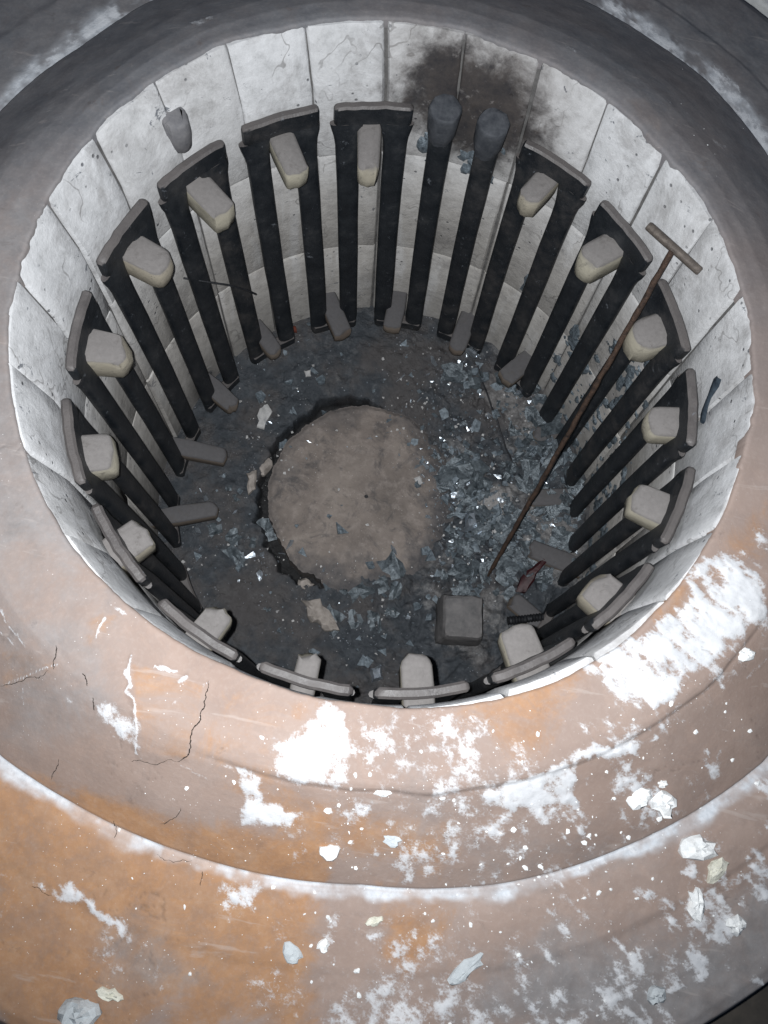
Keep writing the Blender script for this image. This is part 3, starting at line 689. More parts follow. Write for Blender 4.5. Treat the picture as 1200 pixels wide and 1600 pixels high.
def rod(th, rt, rb, ztop, zbot, seed, flare=True):
    rg = random.Random(seed)
    N = 16
    p0 = Vector((CT[0]+rt*math.sin(th), CT[1]+rt*math.cos(th), ztop))
    p1 = Vector((CB[0]+rb*math.sin(th), CB[1]+rb*math.cos(th), zbot))
    p1.z += rise(p1.y)
    inn, tan = frame_at(th)
    bend = rg.uniform(-0.007, 0.007)
    st = [(0, 1.42 if flare else 1.0), (0.02, 1.34 if flare else 1.0), (0.045, 1.14 if flare else 1), (0.075, 1.03), (0.12, 1)] + [(t, 1+rg.uniform(-.02, .02)) for t in (0.25, .4, .55, .7, .85, .94)] + [(0.965, 1.0), (1.0, 1.0)]
    V = []; F = []
    for t, sc in st:
        c = p0.lerp(p1, t); bow = math.sin(t*math.pi)*bend + rg.uniform(-.0012, .0012)
        for i in range(N):
            a = 2*math.pi*i/N; ca, sa = math.cos(a), math.sin(a)
            u = math.copysign(abs(ca)**0.72, ca)*0.0405*sc; w = math.copysign(abs(sa)**0.72, sa)*(0.0225 if t > 0.1 else 0.0140 + 0.0085*t/0.1)
            V.append(tuple(c + tan*(u+bow) + inn*w))
    for j in range(len(st)-1):
        for i in range(N): F.append((j*N+i, j*N+(i+1) % N, (j+1)*N+(i+1) % N, (j+1)*N+i))
    F.append(tuple(range(N))[::-1]); F.append(tuple(range((len(st)-1)*N, len(st)*N)))
    return mesh('rod', V, [tuple(reversed(q)) for q in F], MS, element, 50)
ZB_TOP, ZB_BOT = -1.60, FLOOR+0.008
rod_ang = {}
for k in range(18):
    for s_ in (-1, 1):
        a = ang(k) + DEV.get(k, 0)*0.8 + s_*(5.15 if k != 2 else 5.0)
        rod_ang[(k, s_)] = a
        rr = R_OUT - BARW/2 + RDEV.get(k, 0)
        if k == 2: rod(rad(a), rr+0.005, 0.93, ZT-0.02, ZB_BOT+0.02, 500+k*2+s_, False)
        else: rod(rad(a), rr, 0.93, ZT-BARH+0.006, ZB_BOT+0.02, 500+k*2+s_)
    if k != 2:
        am = ang(k) + DEV.get(k, 0)
        ro = R_OUT + RDEV.get(k, 0)
        dzc = RNG.uniform(-.007, .006)
        bar_arc('top_connector', CT, ro-BARW, ro, ZT+dzc, ZT-BARH+dzc*0.3, rad(am-7.9), rad(am+7.9), MS, element, 700+k)
for k in range(18):
    a0 = rod_ang[(k, 1)]; a1 = rod_ang[((k+1) % 18, -1)]
    while a1 < a0: a1 += 360
    up_ = rise(CB[1] + 0.93*math.cos(rad((a0+a1)/2)))
    bar_arc('bottom_connector', CB, 0.908, 0.952, ZB_TOP-0.012+up_, ZB_BOT+up_, rad(a0-2.2), rad(a1+2.2), MS, element, 800+k, 6)
for s_ in (-1, 1):                                  # the two terminals turn into the wall
    th = rad(rod_ang[(2, s_)]); inn, tan = frame_at(th)
    c = Vector((CT[0]+0.93*math.sin(th), CT[1]+0.93*math.cos(th), 0)); N = 20
    V = []; F = []
    st = [(-0.34, 0.041), (-0.32, 0.046), (-0.30, 0.052), (-0.222, 0.054), (-0.212, 0.053), (-0.207, 0.049), (-0.206, 0.03)]
    rg = random.Random(int(th*100)+9)
    for z, r in st:
        for i in range(N):
            a = 2*math.pi*i/N; q = r*(1+rg.uniform(-.05, .05))
            V.append(tuple(c + tan*(q*math.cos(a)) + inn*(q*math.sin(a)*0.9) + Vector((0, 0, z + inn.y*0 + 0.010*math.sin(a)*-1))))
    for j in range(len(st)-1):
        for i in range(N): F.append((j*N+i, j*N+(i+1) % N, (j+1)*N+(i+1) % N, (j+1)*N+i))
    F.append(tuple(range((len(st)-1)*N, len(st)*N)))
    o = mesh('terminal', V, [tuple(reversed(q)) for q in F], M_TERM, element, 45)
    # lead running into the brickwork
    V = []; F = []; N = 14
    for d in (0.0, -0.05, -0.11, -0.16):
        for i in range(N):
            a = 2*math.pi*i/N; V.append(tuple(c + inn*d + tan*(0.044*math.cos(a)) + Vector((0, 0, -0.262 + 0.05*math.sin(a)))))
    for j in range(3):
        for i in range(N): F.append((j*N+i, j*N+(i+1) % N, (j+1)*N+(i+1) % N, (j+1)*N+i))
    F.append(tuple(range(N))); F.append(tuple(range(3*N, 4*N)))
    mesh('terminal_lead', V, F, MS, o, 50)

# ------------------------------------------------------------------ hearth and plug
PC = (0.03, -0.03)
def plug_edge(th): 
    x, y = np.sin(th)*2, np.cos(th)*2
    return 0.455 + (fbm(x, y, 2.2, 4, 131)-0.5)*0.05 + (fbm(x, y, 12, 3, 133)-0.5)*0.018
def hearth_z(x, y):
    r = np.hypot(x-PC[0], y-PC[1]); th = np.arctan2(x-PC[0], y-PC[1])
    dg = np.degrees(th)
    g = sstep(-172, -150, dg)*sstep(8, -25, dg)              # open joint round the left of the plug
    e = plug_edge(th)
    wgap = 0.055*g*(0.55+0.9*fbm(np.sin(th)*2, np.cos(th)*2, 5, 3, 141))
    gap = sstep(e+wgap*1.15, e+wgap*0.75, r)*(g > 0.03)*(wgap > 0.008)
    rb = np.abs(fbm(x, y, 7, 5, 151)-0.5)*2
    z = FLOOR + 0.085*sstep(0.15, 0.9, y) + (fbm(x, y, 3, 4, 153)-0.5)*0.05 + rb*0.05*sstep(-0.2, 0.5, x - 0.3*y) + (fbm(x, y, 22, 4, 155)-0.5)*(0.02 + 0.035*sstep(0.0, 0.5, x)) + (fbm(x, y, 60, 3, 157)-0.5)*0.010
    z = z + 0.09*sstep(0.74, 1.0, np.hypot(x-0.09, y+0.07))*sstep(0.35, 0.9, x)*sstep(-0.35, 0.0, y)*sstep(0.75, 0.45, y)*(0.4+1.2*fbm(x, y, 9, 4, 159))
    mound = np.exp(-((x-0.64)**2+(y-0.09)**2)/0.006)
    z = z + 0.05*mound
    z = z - 0.10*gap
    return z, gap, mound
def build_hearth():
    n = 640; rr = np.concatenate([[0.0], np.arange(0.30, 1.09, 0.0055)]); m = len(rr)
    TH, R_ = np.meshgrid(np.linspace(0, 2*np.pi, n, endpoint=False), rr)
    x = (0.086 + R_*np.sin(TH)).ravel(); y = (-0.073 + R_*np.cos(TH)).ravel()
    z, gap, mound = hearth_z(x, y)
    ash = np.clip(0.9*mound + 0.30*sstep(0.5, 0.64, fbm(x, y, 3.3, 4, 161)) + 0.2*sstep(0.1, 0.6, x), 0, 1)
    k = np.arange(n); kn = (k+1) % n; rows = np.arange(m-1)[:, None]*n
    F = np.stack([rows+k, rows+kn, rows+n+kn, rows+n+k], -1).reshape(-1, 4)[:, ::-1]
    return mesh('hearth', np.stack([x, y, z], 1), F, MH, furnace, 180, (0.086, -0.073, FLOOR), dict(ash=ash, gap=gap))
hearth = build_hearth()
def build_plug():
    n = 420; t = np.concatenate([np.linspace(0.02, 0.97, 70), [0.985, 0.995, 1.0, 1.0, 1.0]]); m = len(t)
    TH, T = np.meshgrid(np.linspace(0, 2*np.pi, n, endpoint=False), t)
    e = plug_edge(TH); R_ = T*e
    x = PC[0] + R_*np.sin(TH); y = PC[1] + R_*np.cos(TH)
    z = FLOOR + 0.040 + 0.012*(1-T**2) + (fbm(x, y, 4, 4, 171)-0.5)*0.028 + (fbm(x, y, 25, 4, 173)-0.5)*0.010
    z -= 0.012*sstep(0.95, 1.0, T)
    # right-hand edge silted over with hearth dust
    si = sstep(-0.1, 0.5, np.sin(TH) - 0.25*np.cos(TH))*sstep(0.72, 1.0, T)
    z -= 0.045*si
    z[-2] -= 0.05; z[-1] -= 0.13
    rt = sstep(-0.5, 0.6, np.sin(TH)-0.5*np.cos(TH)); edge = sstep(0.80-0.26*rt, 1.0-0.10*rt, T + (fbm(x, y, 6, 6, 175, 0.7)-0.5)*0.8)*(0.45+0.55*rt)
    k = np.arange(n); kn = (k+1) % n; rows = np.arange(m-1)[:, None]*n
    F = np.stack([rows+k, rows+kn, rows+n+kn, rows+n+k], -1).reshape(-1, 4)[:, ::-1]
    V = np.stack([x.ravel(), y.ravel(), z.ravel()], 1)
    return mesh('hearth_plug', V, F, MPG, furnace, 60, (PC[0], PC[1], FLOOR), dict(edge=edge))
plug = build_plug()
def ground_at(x, y):
    z = float(hearth_z(np.array([x]), np.array([y]))[0][0])
    if math.hypot(x-PC[0], y-PC[1]) < 0.44: z = FLOOR+0.05
    return z

# ------------------------------------------------------------------ the T-handled rod
def tube(pts, r, N=10, jit=0.0, seed=0):
    rg = random.Random(seed); V = []; F = []
    P = [Vector(p) for p in pts]
    rs = r if isinstance(r, (list, tuple)) else [r]*len(P)
    for i, p in enumerate(P):
        d = (P[min(i+1, len(P)-1)] - P[max(i-1, 0)]).normalized()
        u = d.orthogonal().normalized(); w = d.cross(u)
        if i and (uprev - d*uprev.dot(d)).length > 1e-4: u = (uprev - d*uprev.dot(d)).normalized(); w = d.cross(u)
        uprev = u
        for k in range(N):
            a = 2*math.pi*k/N; q = rs[i]*(1+rg.uniform(-jit, jit))
            V.append(tuple(p + u*q*math.cos(a) + w*q*math.sin(a)))
    for j in range(len(P)-1):
        for i in range(N): F.append((j*N+i, j*N+(i+1) % N, (j+1)*N+(i+1) % N, (j+1)*N+i))
    F.append(tuple(range(N))[::-1]); F.append(tuple(range((len(P)-1)*N, len(P)*N)))
    return V, F
hook = empty('poker', (0.657, -0.28, -1.66))
tag(hook, 'rusty iron T-handled poker leaning from the pit floor against the wall', 'poker')
ht, hb = Vector((0.77, 0.483, -0.10)), Vector((0.657, -0.280, -1.655))
rg = random.Random(5)
pts = [ht.lerp(hb, t) + Vector((rg.uniform(-.0015, .0015), rg.uniform(-.0015, .0015), 0)) for t in np.linspace(0, 1, 46)]
V, F = tube(pts, [0.0098*(1.0+0.10*math.sin(i*2.4)) for i in range(44)]+[0.008, 0.005], 8, 0.08, 4)
mesh('shaft', V, F, M_RUSTROD, hook, 60)
h0, h1 = Vector((0.688, 0.552, -0.10)), Vector((0.861, 0.431, -0.098))
V, F = tube([h0, h0.lerp(h1, .02), h0.lerp(h1, .3), h0.lerp(h1, .6), h0.lerp(h1, .98), h1], [0.011, 0.0135, 0.014, 0.0135, 0.0135, 0.011], 14, 0.02, 6)
mesh('handle', V, F, make_plain('worn_iron', (0.06, 0.05, 0.045), (0.17, 0.145, 0.125), 45, 0.6, 0.25), hook, 45)

# ------------------------------------------------------------------ things lying on the hearth
def rough_box(name, c, size, rz, mat, seed, taper=0.9, tilt=(0, 0)):
    rg = random.Random(seed); bm = bmesh.new()
    bmesh.ops.create_cube(bm, size=1.0)
    for v in bm.verts:
        k = taper if v.co.z > 0 else 1.0
        v.co = Vector((v.co.x*size[0]*k, v.co.y*size[1]*k, v.co.z*size[2])) + Vector([rg.uniform(-.006, .006) for _ in range(3)])
    bmesh.ops.bevel(bm, geom=bm.edges[:], offset=min(size)*0.13, segments=2, affect='EDGES', profile=0.6)
    bmesh.ops.subdivide_edges(bm, edges=bm.edges[:], cuts=3, use_grid_fill=True)
    for v in bm.verts:
        q = v.co*1.0
        d_ = float(fbm(np.array([q.x*9+q.z*7+seed]), np.array([q.y*9-q.z*5]), 1.6, 4, 200+seed)[0])-0.5
        v.co += v.co.normalized()*d_*min(size)*0.16
    Rm = Matrix.Rotation(rz, 3, 'Z') @ Matrix.Rotation(tilt[0], 3, 'X') @ Matrix.Rotation(tilt[1], 3, 'Y')
    for v in bm.verts: v.co = Rm @ (v.co + Vector([rg.uniform(-.0015, .0015) for _ in range(3)])) + Vector(c)
    V = [tuple(v.co) for v in bm.verts]; bm.verts.index_update(); F = [tuple(v.index for v in f.verts) for f in bm.faces]; bm.free()
    return mesh(name, V, F, mat, None, 40, (c[0], c[1], c[2]-size[2]/2))
b = rough_box('brick', (0.555, -0.515, FLOOR+0.095), (0.205, 0.215, 0.20), rad(8), M_DARKBRICK, 3, 0.84)
b.name = 'loose_brick'
tag(b, 'smoke-grey loose brick lying on the pit floor near the front', 'brick')
bar = empty('iron_stub', (0.85, -0.45, FLOOR+0.03))
tag(bar, 'short black ribbed iron stub lying right of the loose brick', 'iron bar')
i0, i1 = Vector((0.775, -0.472, -1.635)), Vector((0.93, -0.424, -1.625))
V, F = tube([i0.lerp(i1, t) for t in np.linspace(0, 1, 25)], [0.017 if i % 2 else 0.0215 for i in range(25)], 10, 0.03, 8)
mesh('bar', V, F, M_BLACK, bar, 60)

def flake(name, poly, mat, label, cat, thick=0.010, lift=0.012, seed=0, crumple=0.012, tilt=(0, 0), group=None):
    rg = random.Random(seed); P = np.array(poly); c = P.mean(0); V = []; F = []
    zz = ground_at(*c) + lift
    # refine the outline so that it reads as broken, not cut
    Q = []
    for i in range(len(P)):
        a, b_ = P[i], P[(i+1) % len(P)]
        for t in (0, 0.33, 0.66):
            q = a*(1-t)+b_*t + np.array([rg.uniform(-1, 1), rg.uniform(-1, 1)])*np.hypot(*(b_-a))*(0.09 if t else 0.03); Q.append(q)
    n = len(Q)
    for lay in (0, 1):
        for k, sc in ((0, 1.0), (1, 0.6)):
            for i, q in enumerate(Q):
                d = (q-c)*(sc - (0.05 if lay == 0 and k == 0 else 0))
                z = zz + (thick if lay == 0 else 0) + d[0]*tilt[0] + d[1]*tilt[1] + rg.uniform(-1, 1)*crumple*0.35 + (crumple*0.5 if k == 1 else 0)
                V.append((c[0]+d[0], c[1]+d[1], z))
    for i in range(n):
        j = (i+1) % n
        F.append((i, j, n+j, n+i)); F.append((2*n+j, 2*n+i, 3*n+i, 3*n+j)); F.append((j, i, 2*n+i, 2*n+j))
    F.append(tuple(range(n, 2*n))); F.append(tuple(range(3*n, 4*n))[::-1])
    o = mesh(name, V, F, mat, None, 30, (c[0], c[1], zz))
    return tag(o, label, cat, group)
flake('crust_flake', [(-0.166,-0.563),(-0.083,-0.538),(-0.011,-0.603),(0.034,-0.661),(-0.03,-0.677),(-0.07,-0.644),(-0.106,-0.651)], M_FLAKE, 'largest beige crust flake, lying in front of the central plug', 'flake', 0.02, 0.012, 1, 0.03, (0.05, 0.12))
flake('crust_flake', [(-0.202,-0.466),(-0.167,-0.45),(-0.121,-0.471),(-0.147,-0.512),(-0.19,-0.509)], M_FLAKE, 'small beige crust flake at the front left edge of the central plug', 'flake', 0.014, 0.02, 2, 0.02)
flake('crust_flake', [(-0.519,0.051),(-0.463,0.102),(-0.435,0.047),(-0.462,-0.011),(-0.499,-0.009)], M_FLAKE, 'beige crust flake on the left lip of the black crack', 'flake', 0.018, 0.02, 3, 0.02, (0.1, 0))
flake('crust_flake', [(-0.540,-0.030),(-0.500,-0.005),(-0.480,-0.095),(-0.51,-0.13)], M_FLAKE, 'narrow beige crust flake below another beside the black crack', 'flake', 0.012, 0.014, 4, 0.015)
flake('white_chip', [(0.231,0.101),(0.258,0.119),(0.279,0.088),(0.259,0.065)], M_CHIP, 'small pale chip lying alone on the central plug', 'chip', 0.008, 0.006, 5, 0.006)
flake('grey_strip', [(-0.556,0.305),(-0.523,0.336),(-0.493,0.303),(-0.511,0.206),(-0.546,0.208)], M_CHIP, 'grey oblong chip on dark dust behind and left of the central plug', 'chip', 0.008, 0.008, 6, 0.008)
flake('white_chip', [(-0.385,0.520),(-0.352,0.530),(-0.345,0.500),(-0.37,0.49)], M_CHIP, 'small white chip on dark dust behind the central plug', 'chip', 0.008, 0.008, 7, 0.006)
flake('foil_scrap', [(0.505,-0.001),(0.54,0.013),(0.569,-0.067),(0.514,-0.11)], M_SILVER, 'crumpled silver scrap at the right edge of the central plug', 'scrap', 0.006, 0.03, 8, 0.05, (0.1, -0.3))
flake('foil_scrap', [(0.35,0.79),(0.436,0.792),(0.419,0.75)], M_SILVER, 'pointed pale scrap on the dust near the back wall', 'scrap', 0.005, 0.02, 9, 0.03, (0.1, 0.2))
flake('foil_scrap', [(0.20,-0.80),(0.245,-0.775),(0.262,-0.835),(0.215,-0.86)], M_SILVER, 'bright silver scrap at the near wall between two pegs', 'scrap', 0.005, 0.04, 10, 0.05, (0.3, -0.3))
flake('red_shard', [(0.795,-0.33),(0.845,-0.325),(0.915,-0.165),(0.895,-0.15),(0.835,-0.215)], M_RED, 'dark red shard on the floor at the right, near the poker tip', 'shard', 0.02, 0.02, 11, 0.012, (0.2, 0.1))
flake('red_shard', [(-0.50,0.71),(-0.47,0.725),(-0.455,0.695),(-0.485,0.685)], make_plain('rust_red', (0.08, 0.02, 0.012), (0.16, 0.045, 0.03), 30), 'tiny rust-red shard at the foot of the back left wall', 'shard', 0.012, 0.01, 12, 0.008)
V, F = tube([(a_, b_, max(ground_at(a_, b_)+0.012, -1.625-0.05*i_/12)) for i_, (a_, b_) in enumerate((0.434+0.256*q/12, 0.72-0.435*q/12) for q in range(13))], 0.0048, 6)
tag(mesh('wire', V, F, M_BLACK, None, 60), 'thin dark wire lying straight across the right of the pit floor', 'wire')
V, F = tube([(-0.80, 0.40, -0.745), (-0.726, 0.415, -0.765), (-0.65, 0.44, -0.80), (-0.59, 0.468, -0.86), (-0.56, 0.48, -0.90)], 0.004, 6)
tag(mesh('wire', V, F, M_BLACK, None, 60), 'thin dark wire poking out between rods on the left', 'wire')

# loose scale and glassy splinters, too many to count
def in_pit(x, y): return math.hypot(x-0.086, y+0.073) < 0.97
def scatter(name, count, blobs, smin, smax, mat, seed, label, cat, tiltmax, spike=0.0):
    rg = random.Random(seed); V = []; F = []
    PX = []
    while len(PX) < count:
        bx, by, sg, wt = rg.choices(blobs, [b_[3] for b_ in blobs])[0]
        x, y = rg.gauss(bx, sg), rg.gauss(by, sg)
        if in_pit(x, y): PX.append((x, y))
    XY = np.array(PX); Z = hearth_z(XY[:, 0], XY[:, 1])[0]
    inside = np.hypot(XY[:, 0]-PC[0], XY[:, 1]-PC[1]) < 0.44
    Z = np.where(inside, FLOOR+0.052, Z)
    for (x, y), z in zip(PX, Z):
        s = smin + (smax-smin)*rg.random()**3
        L = s*(1+spike*rg.random()**2*3); az = rg.uniform(0, 2*math.pi)
        Rm = Matrix.Rotation(az, 3, 'Z') @ Matrix.Rotation(rg.uniform(-tiltmax, tiltmax), 3, 'X') @ Matrix.Rotation(rg.uniform(-tiltmax, tiltmax), 3, 'Y')
        k = rg.choice((3, 4, 5)); b0 = len(V); t = s*0.12
        out = [(math.cos(2*math.pi*i/k+rg.uniform(-.4, .4))*L*rg.uniform(.5, 1), math.sin(2*math.pi*i/k+rg.uniform(-.4, .4))*s*rg.uniform(.5, 1)) for i in range(k)]
        o = Vector((x, y, z + s*0.35))
        for zz in (t, -t):
            for px, py in out: V.append(tuple(o + Rm @ Vector((px, py, zz + rg.uniform(-t, t)))))
        F.append(tuple(b0+i for i in range(k))); F.append(tuple(b0+k+i for i in range(k-1, -1, -1)))
        for i in range(k): F.append((b0+(i+1) % k, b0+i, b0+k+i, b0+k+(i+1) % k))
    o = mesh(name, V, F, mat, None, None, (0.086, -0.073, FLOOR))
    o['kind'] = 'stuff'
    return tag(o, label, cat)
RIGHT = [(0.95,0.12,.10,1.2),(0.86,0.42,.10,1.5),(0.39,0.20,.10,2),(0.47,0.09,.07,2),(0.48,0.72,.14,1.2),(0.71,-0.08,.12,2.2),(0.55,-0.05,.09,2),(0.53,-0.31,.09,1.6),(0.10,-0.57,.14,.8),(0.28,0.62,.16,1.2),(-0.58,-0.32,.12,.8),(-0.32,-0.45,.10,.7),(-0.55,0.45,.18,.6),(0.70,0.35,.16,2),(0.0,0.0,.6,.8),(0.30,0.45,.16,1.2)]
scatter('silver_splinters', 700, RIGHT, 0.003, 0.020, M_SILVER, 21, 'silvery splinters strewn over the dust on the pit floor', 'splinters', 0.9, 0.8)
scatter('scale_crumbs', 1000, RIGHT + [(0.0,-0.55,.25,1),(-0.45,0.1,.12,1.5)], 0.002, 0.012, M_CHIP, 22, 'pale crumbs of scale strewn over the pit floor', 'crumbs', 0.5)
scatter('slag_lumps', 700, [b_ for b_ in RIGHT if b_[0] > 0.2] + [(0.95,0.10,.10,2.5),(0.88,0.42,.10,2.5),(0.90,-0.15,.08,1.5),(0.72,0.62,.10,1.5)] + [(-0.5,-0.3,.2,1.5),(0.1,-0.6,.2,1.5),(-0.4,0.5,.2,1)], 0.006, 0.042, M_SLAG, 23, 'dark grey slag lumps strewn over the pit floor', 'slag', 0.6)

def foil():
    rg = random.Random(91); V = []; F = []
    spots = [(0.90,0.10,.09,3),(0.86,0.40,.09,3),(0.74,0.60,.09,1.5),(0.72,-0.10,.09,2.5),(0.55,-0.12,.08,1.6),(0.62,0.25,.12,2),(0.48,0.10,.07,1.2),(0.55,-0.32,.07,1.2),(0.45,0.75,.10,.8),(0.15,-0.58,.12,.8),(-0.45,-0.40,.12,.8),(0.88,-0.22,.06,1.2)]
    for _ in range(210):
        bx, by, sg, _w = rg.choices(spots, [q[3] for q in spots])[0]
        x, y = rg.gauss(bx, sg), rg.gauss(by, sg)
        if not in_pit(x, y): continue
        z = ground_at(x, y) + 0.008; s = 0.016 + 0.045*rg.random()**2; az = rg.uniform(0, 6.3); ca, sa = math.cos(az), math.sin(az)
        tx, ty = rg.uniform(-.5, .5), rg.uniform(-.5, .5); asp = rg.uniform(.45, 1); n_ = 4; b0 = len(V)
        for j in range(n_):
            for i in range(n_):
                u = (i/(n_-1)-.5)*2*s + rg.uniform(-.22, .22)*s; v = ((j/(n_-1)-.5)*2*s + rg.uniform(-.22, .22)*s)*asp
                hgt = max(-0.004, u*tx + v*ty + rg.uniform(-.24, .24)*s + 0.25*s)
                V.append((x+u*ca-v*sa, y+u*sa+v*ca, z+hgt))
        for j in range(n_-1):
            for i in range(n_-1):
                if rg.random() < 0.12: continue
                q = b0+j*n_+i; F.append((q, q+1, q+n_)); F.append((q+1, q+n_+1, q+n_))
    o = mesh('crumpled_scale', V, F, M_FOIL, None, None, (0.6, 0.1, FLOOR)); o['kind'] = 'stuff'
    md = o.modifiers.new('thickness', 'SOLIDIFY'); md.thickness = 0.0012
    tag(o, 'crumpled blue-grey sheets of scale heaped at the right of the pit floor', 'scale')
foil()

# splashes stuck to the lining and rods on the right
def splashes():
    rg = random.Random(31); V = []; F = []
    spots = [(65, -0.80, .10), (63, -0.62, .06), (44, -1.06, .05), (47, -1.10, .05), (55, -0.78, .05), (58, -1.2, .14), (72, -1.05, .14), (80, -1.3, .16), (62, -1.45, .16), (88, -1.45, .14), (98, -1.5, .12), (50, -1.3, .10), (30, -0.95, .03), (-1, -.42, .05), (8, -.45, .06), (108, -1.4, .10)]
    for d0, z0, sg in spots:
        for _ in range(int(26*sg/0.1)):
            th = rad(d0) + rg.gauss(0, sg*0.6); z = z0 + rg.gauss(0, sg)
            if z < -1.66 or z > -0.08: continue
            s = 0.008 + 0.038*rg.random()**2.2; k = 9; b0 = len(V)
            c = Vector(wall_pt(th, z, -0.001)); inn, tan = frame_at(th); up = Vector((0, 0, 1))
            el = rg.uniform(0.6, 1.9)
            for i in range(k):
                a = 2*math.pi*i/k; q = s*rg.uniform(0.35, 1.1)
                V.append(tuple(c + tan*(q*math.cos(a)) + up*(q*math.sin(a)*el)))
            for i in range(k):
                a = 2*math.pi*i/k; q = s*rg.uniform(0.2, 0.5)
                V.append(tuple(c + tan*(q*math.cos(a)) + up*(q*math.sin(a)*el) + inn*(s*rg.uniform(.15, .35))))
            for i in range(k): F.append((b0+i, b0+(i+1) % k, b0+k+(i+1) % k, b0+k+i))
            F.append(tuple(b0+k+i for i in range(k)))
    o = mesh('slag_splash', V, F, M_SLAG, furnace, 60, (0.9, 0.4, -0.9)); o['kind'] = 'stuff'
splashes()
# long blue-black drip on the upper right wall
def drip():
    V = []; F = []; pts = [(80.8, -0.16, .014), (81.2, -0.18, .024), (81.9, -0.20, .018), (82.6, -0.222, .011), (83.4, -0.243, .012), (84.4, -0.262, .020), (85.3, -0.272, .026), (86.1, -0.28, .012)]
    for i, (d, z, w) in enumerate(pts):
        th = rad(d); inn, tan = frame_at(th); c = Vector(wall_pt(th, z, -0.002))
        n_ = tan*0.8 + Vector((0, 0, 1))*0.6
        for q, hgt in ((-1, 0), (-.5, .006), (.4, .007), (1, 0)): V.append(tuple(c + n_*(w*q) + inn*hgt))
    for i in range(len(pts)-1):
        for k in range(3): F.append((i*4+k, i*4+k+1, i*4+5+k, i*4+4+k))
    mesh('tar_drip', V, F, M_TAR, furnace, 60)
drip()

# ------------------------------------------------------------------ plaster lumps on the collar
def lump_mesh(c, sx, sy, sz, seed, rz):
    rg = random.Random(seed); n = 13; ca, sa = math.cos(rz), math.sin(rz)
    rr = [rg.uniform(0.78, 1.1) for _ in range(n)]
    for _ in range(2): rr[rg.randrange(n)] = rg.uniform(0.55, 0.7)
    V = []; F = []
    lay = [(1.0, -0.35), (1.03, 0.15), (0.90, 0.5), (0.66, 0.75), (0.36, 0.85)]
    for sc, h in lay:
        for i in range(n):
            a = 2*math.pi*i/n; q = sc*rr[i]*rg.uniform(.93, 1.07) if sc > .8 else sc*(0.5*rr[i]+0.4)
            px, py = q*math.cos(a)*sx, q*math.sin(a)*sy
            V.append((c[0]+px*ca-py*sa, c[1]+px*sa+py*ca, c[2]+sz*(h + rg.uniform(-.28, .28)*(h > 0))))
    V.append((c[0], c[1], c[2]+sz*rg.uniform(.6, 1.1)))
    for j in range(len(lay)-1):
        for i in range(n): F.append((j*n+i, j*n+(i+1) % n, (j+1)*n+(i+1) % n, (j+1)*n+i))
    b0 = (len(lay)-1)*n
    for i in range(n): F.append((b0+i, b0+(i+1) % n, len(V)-1))
    F.append(tuple(range(n))[::-1])
    return V, F
CH = [((0.845,-1.083),.038,.026,.022,30,M_POWDER,'jagged white plaster lump above the pale groove, left one of a touching pair'),
 ((0.912,-1.085),.040,.034,.026,-30,M_POWDER,'jagged white plaster lump above the pale groove, right one of a touching pair'),
 ((0.896,-1.040),.016,.010,.010,0,M_POWDER,'small white plaster lump just above the touching pair of white lumps'),
 ((0.101,-1.344),.030,.022,.018,20,M_POWDER,'square white plaster lump on the brown slope at lower centre'),
 ((0.243,-1.291),.026,.016,.006,-10,M_GREYCH,'flat pale blue-grey chip on the brown slope at lower centre'),
 ((1.047,-1.182),.055,.034,.022,10,M_POWDER,'broad white plaster lump just below the pale groove at right'),
 ((1.102,-1.226),.040,.024,.018,50,M_CREAMCH,'cream plaster lump touching the broad white one below the groove'),
 ((1.060,-1.314),.046,.026,.018,100,M_POWDER,'long white plaster lump on the outer ring at right, below the cream one'),
 ((1.174,-1.352),.028,.024,.018,0,M_POWDER,'rounded white plaster lump nearest the dark corner at right'),
 ((1.043,-0.688),.030,.018,.012,20,M_POWDER,'white plaster lump beside the big white smear at right'),
 ((0.191,-1.180),.024,.013,.010,0,M_POWDER,'small white plaster lump on the crease straight below the pit'),
 ((0.496,-1.566),.062,.020,.008,50,M_GREYCH,'long flat grey chip on the outer ring at bottom centre'),
 ((0.135,-1.572),.018,.015,.010,40,M_POWDER,'small bright white lump on the outer ring left of centre'),
 ((0.247,-1.496),.026,.012,.008,30,M_CREAMCH,'thin cream chip just below the groove at bottom centre'),
 ((0.064,-1.602),.030,.022,.008,-30,M_GREYCH,'flat grey chip on the outer ring beside the rust stain'),
 ((-0.345,-1.764),.034,.016,.012,-10,M_CREAMCH,'pale chip near the outer edge at bottom left'),
 ((0.985,-1.550),.026,.026,.020,20,M_GREYCH,'grey-white plaster lump low on the outer ring at right'),
 ((-0.405,-1.815),.05,.045,.045,10,M_GREYCH,'biggest pale lump, on the rim at the bottom left corner')]
for i, (p, sx, sy, sz, rz, m_, lab) in enumerate(CH):
    V, F = lump_mesh((p[0], p[1], collar_top(*p)+0.001), sx, sy, sz, 60+i, rad(rz))
    tag(mesh('plaster_lump', V, F, m_, None, 25, (p[0], p[1], collar_z(*p))), lab, 'plaster lump', 'plaster lumps fallen on the collar')

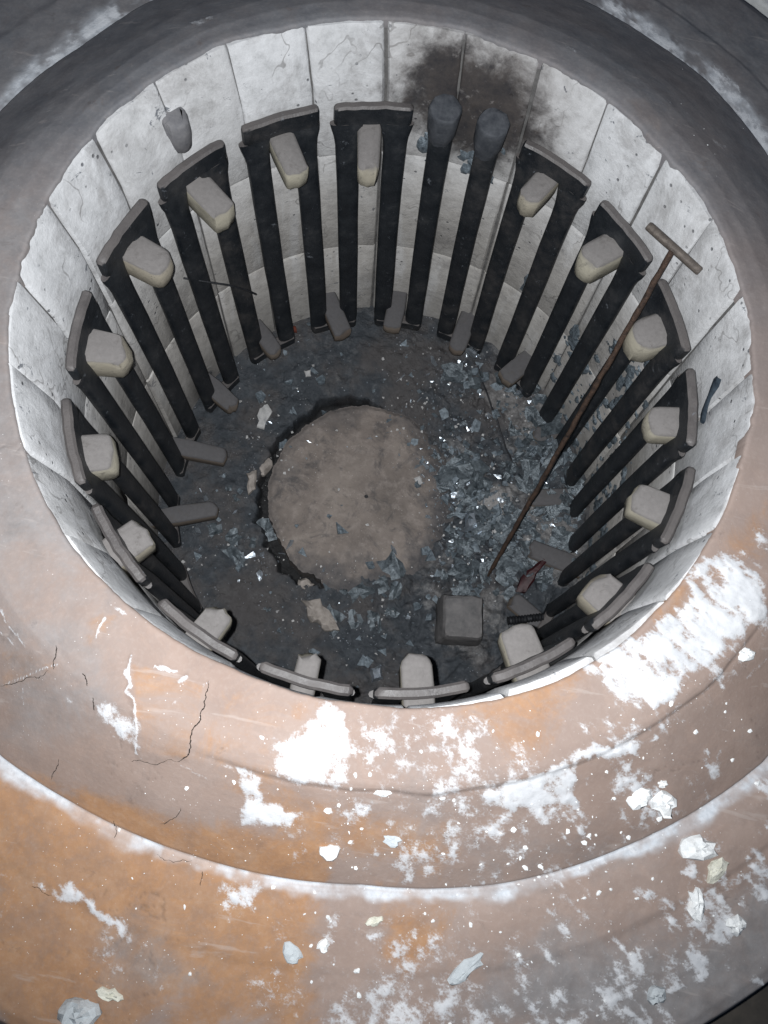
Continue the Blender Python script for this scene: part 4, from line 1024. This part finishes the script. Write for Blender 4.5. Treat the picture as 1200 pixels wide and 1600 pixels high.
def crumbs():
    rg = random.Random(77); V = []; F = []
    bm = bmesh.new(); bmesh.ops.create_icosphere(bm, subdivisions=1, radius=1.0); bm.verts.index_update()
    bv = [v.co.copy() for v in bm.verts]; bf = [tuple(v.index for v in f.verts) for f in bm.faces]; bm.free()
    zones = [(0.10,-1.15,.10,3),(0.35,-1.12,.12,2),(0.75,-1.10,.12,2.5),(0.85,-0.85,.10,2),(1.0,-0.75,.12,2),(0.6,-1.25,.14,3),(0.35,-1.35,.18,2.2),(0.45,-1.55,.25,3),(0.95,-1.3,.2,2),(0.15,-1.6,.15,1.6),(-0.25,-1.6,.12,1.4),(-0.10,-1.25,.12,.8),(0.75,-1.6,.2,1.6),(-0.6,-0.95,.3,.35),(0.8,1.05,.15,.4),(1.1,0.75,.15,.4)]
    n = 0
    while n < 520:
        x0, y0, sg, _ = rg.choices(zones, [q[3] for q in zones])[0]
        x, y = rg.gauss(x0, sg), rg.gauss(y0, sg)
        r = math.hypot(x, y)
        if r < 1.03 or r > 1.90: continue
        s = 0.0014 + 0.0075*rg.random()**6
        z = collar_top(x, y) + s*0.2; b0 = len(V); sc = (rg.uniform(.7, 1.5), rg.uniform(.6, 1.1), rg.uniform(.4, .8)); az = rg.uniform(0, 6.28); ca, sa = math.cos(az), math.sin(az)
        for v in bv:
            q = rg.uniform(.7, 1.25)*s; px, py = v.x*sc[0]*q, v.y*sc[1]*q
            V.append((x+px*ca-py*sa, y+px*sa+py*ca, z+v.z*sc[2]*q))
        for f in bf: F.append(tuple(b0+i for i in f))
        n += 1
    o = mesh('plaster_crumbs', V, F, M_POWDER, None, None, (0, -1.2, -0.1)); o['kind'] = 'stuff'
    tag(o, 'white plaster crumbs scattered over the brown collar', 'crumbs')
crumbs()

# ------------------------------------------------------------------ shop floor round the furnace
n = 48; V = []; F = []
for r in (1.85, 2.6, 4.5, 10, 30):
    for i in range(n):
        a = 2*math.pi*i/n; V.append((r*math.sin(a), r*math.cos(a), -0.755 + (0.0 if r > 4 else RNG.uniform(-.004, .004))))
for j in range(4):
    for i in range(n): F.append((j*n+i, j*n+(i+1) % n, (j+1)*n+(i+1) % n, (j+1)*n+i))
g = mesh('ground', V, [tuple(reversed(f)) for f in F], M_GROUND, None, 180, (0, 0, -0.755)); g['kind'] = 'structure'
for i, (p, sz, rz, lab) in enumerate((((1.20, 2.19, -0.66), (0.30, 0.19, 0.19), -35, 'dusty pale block lying in the dark beyond the far right edge'), ((1.47, 2.10, -0.66), (0.24, 0.22, 0.19), 20, 'dusty pale block cut off by the top right corner'))):
    o = rough_box('pale_block', p, sz, rad(rz), M_POWDER, 40+i, 0.85); tag(o, lab, 'block')
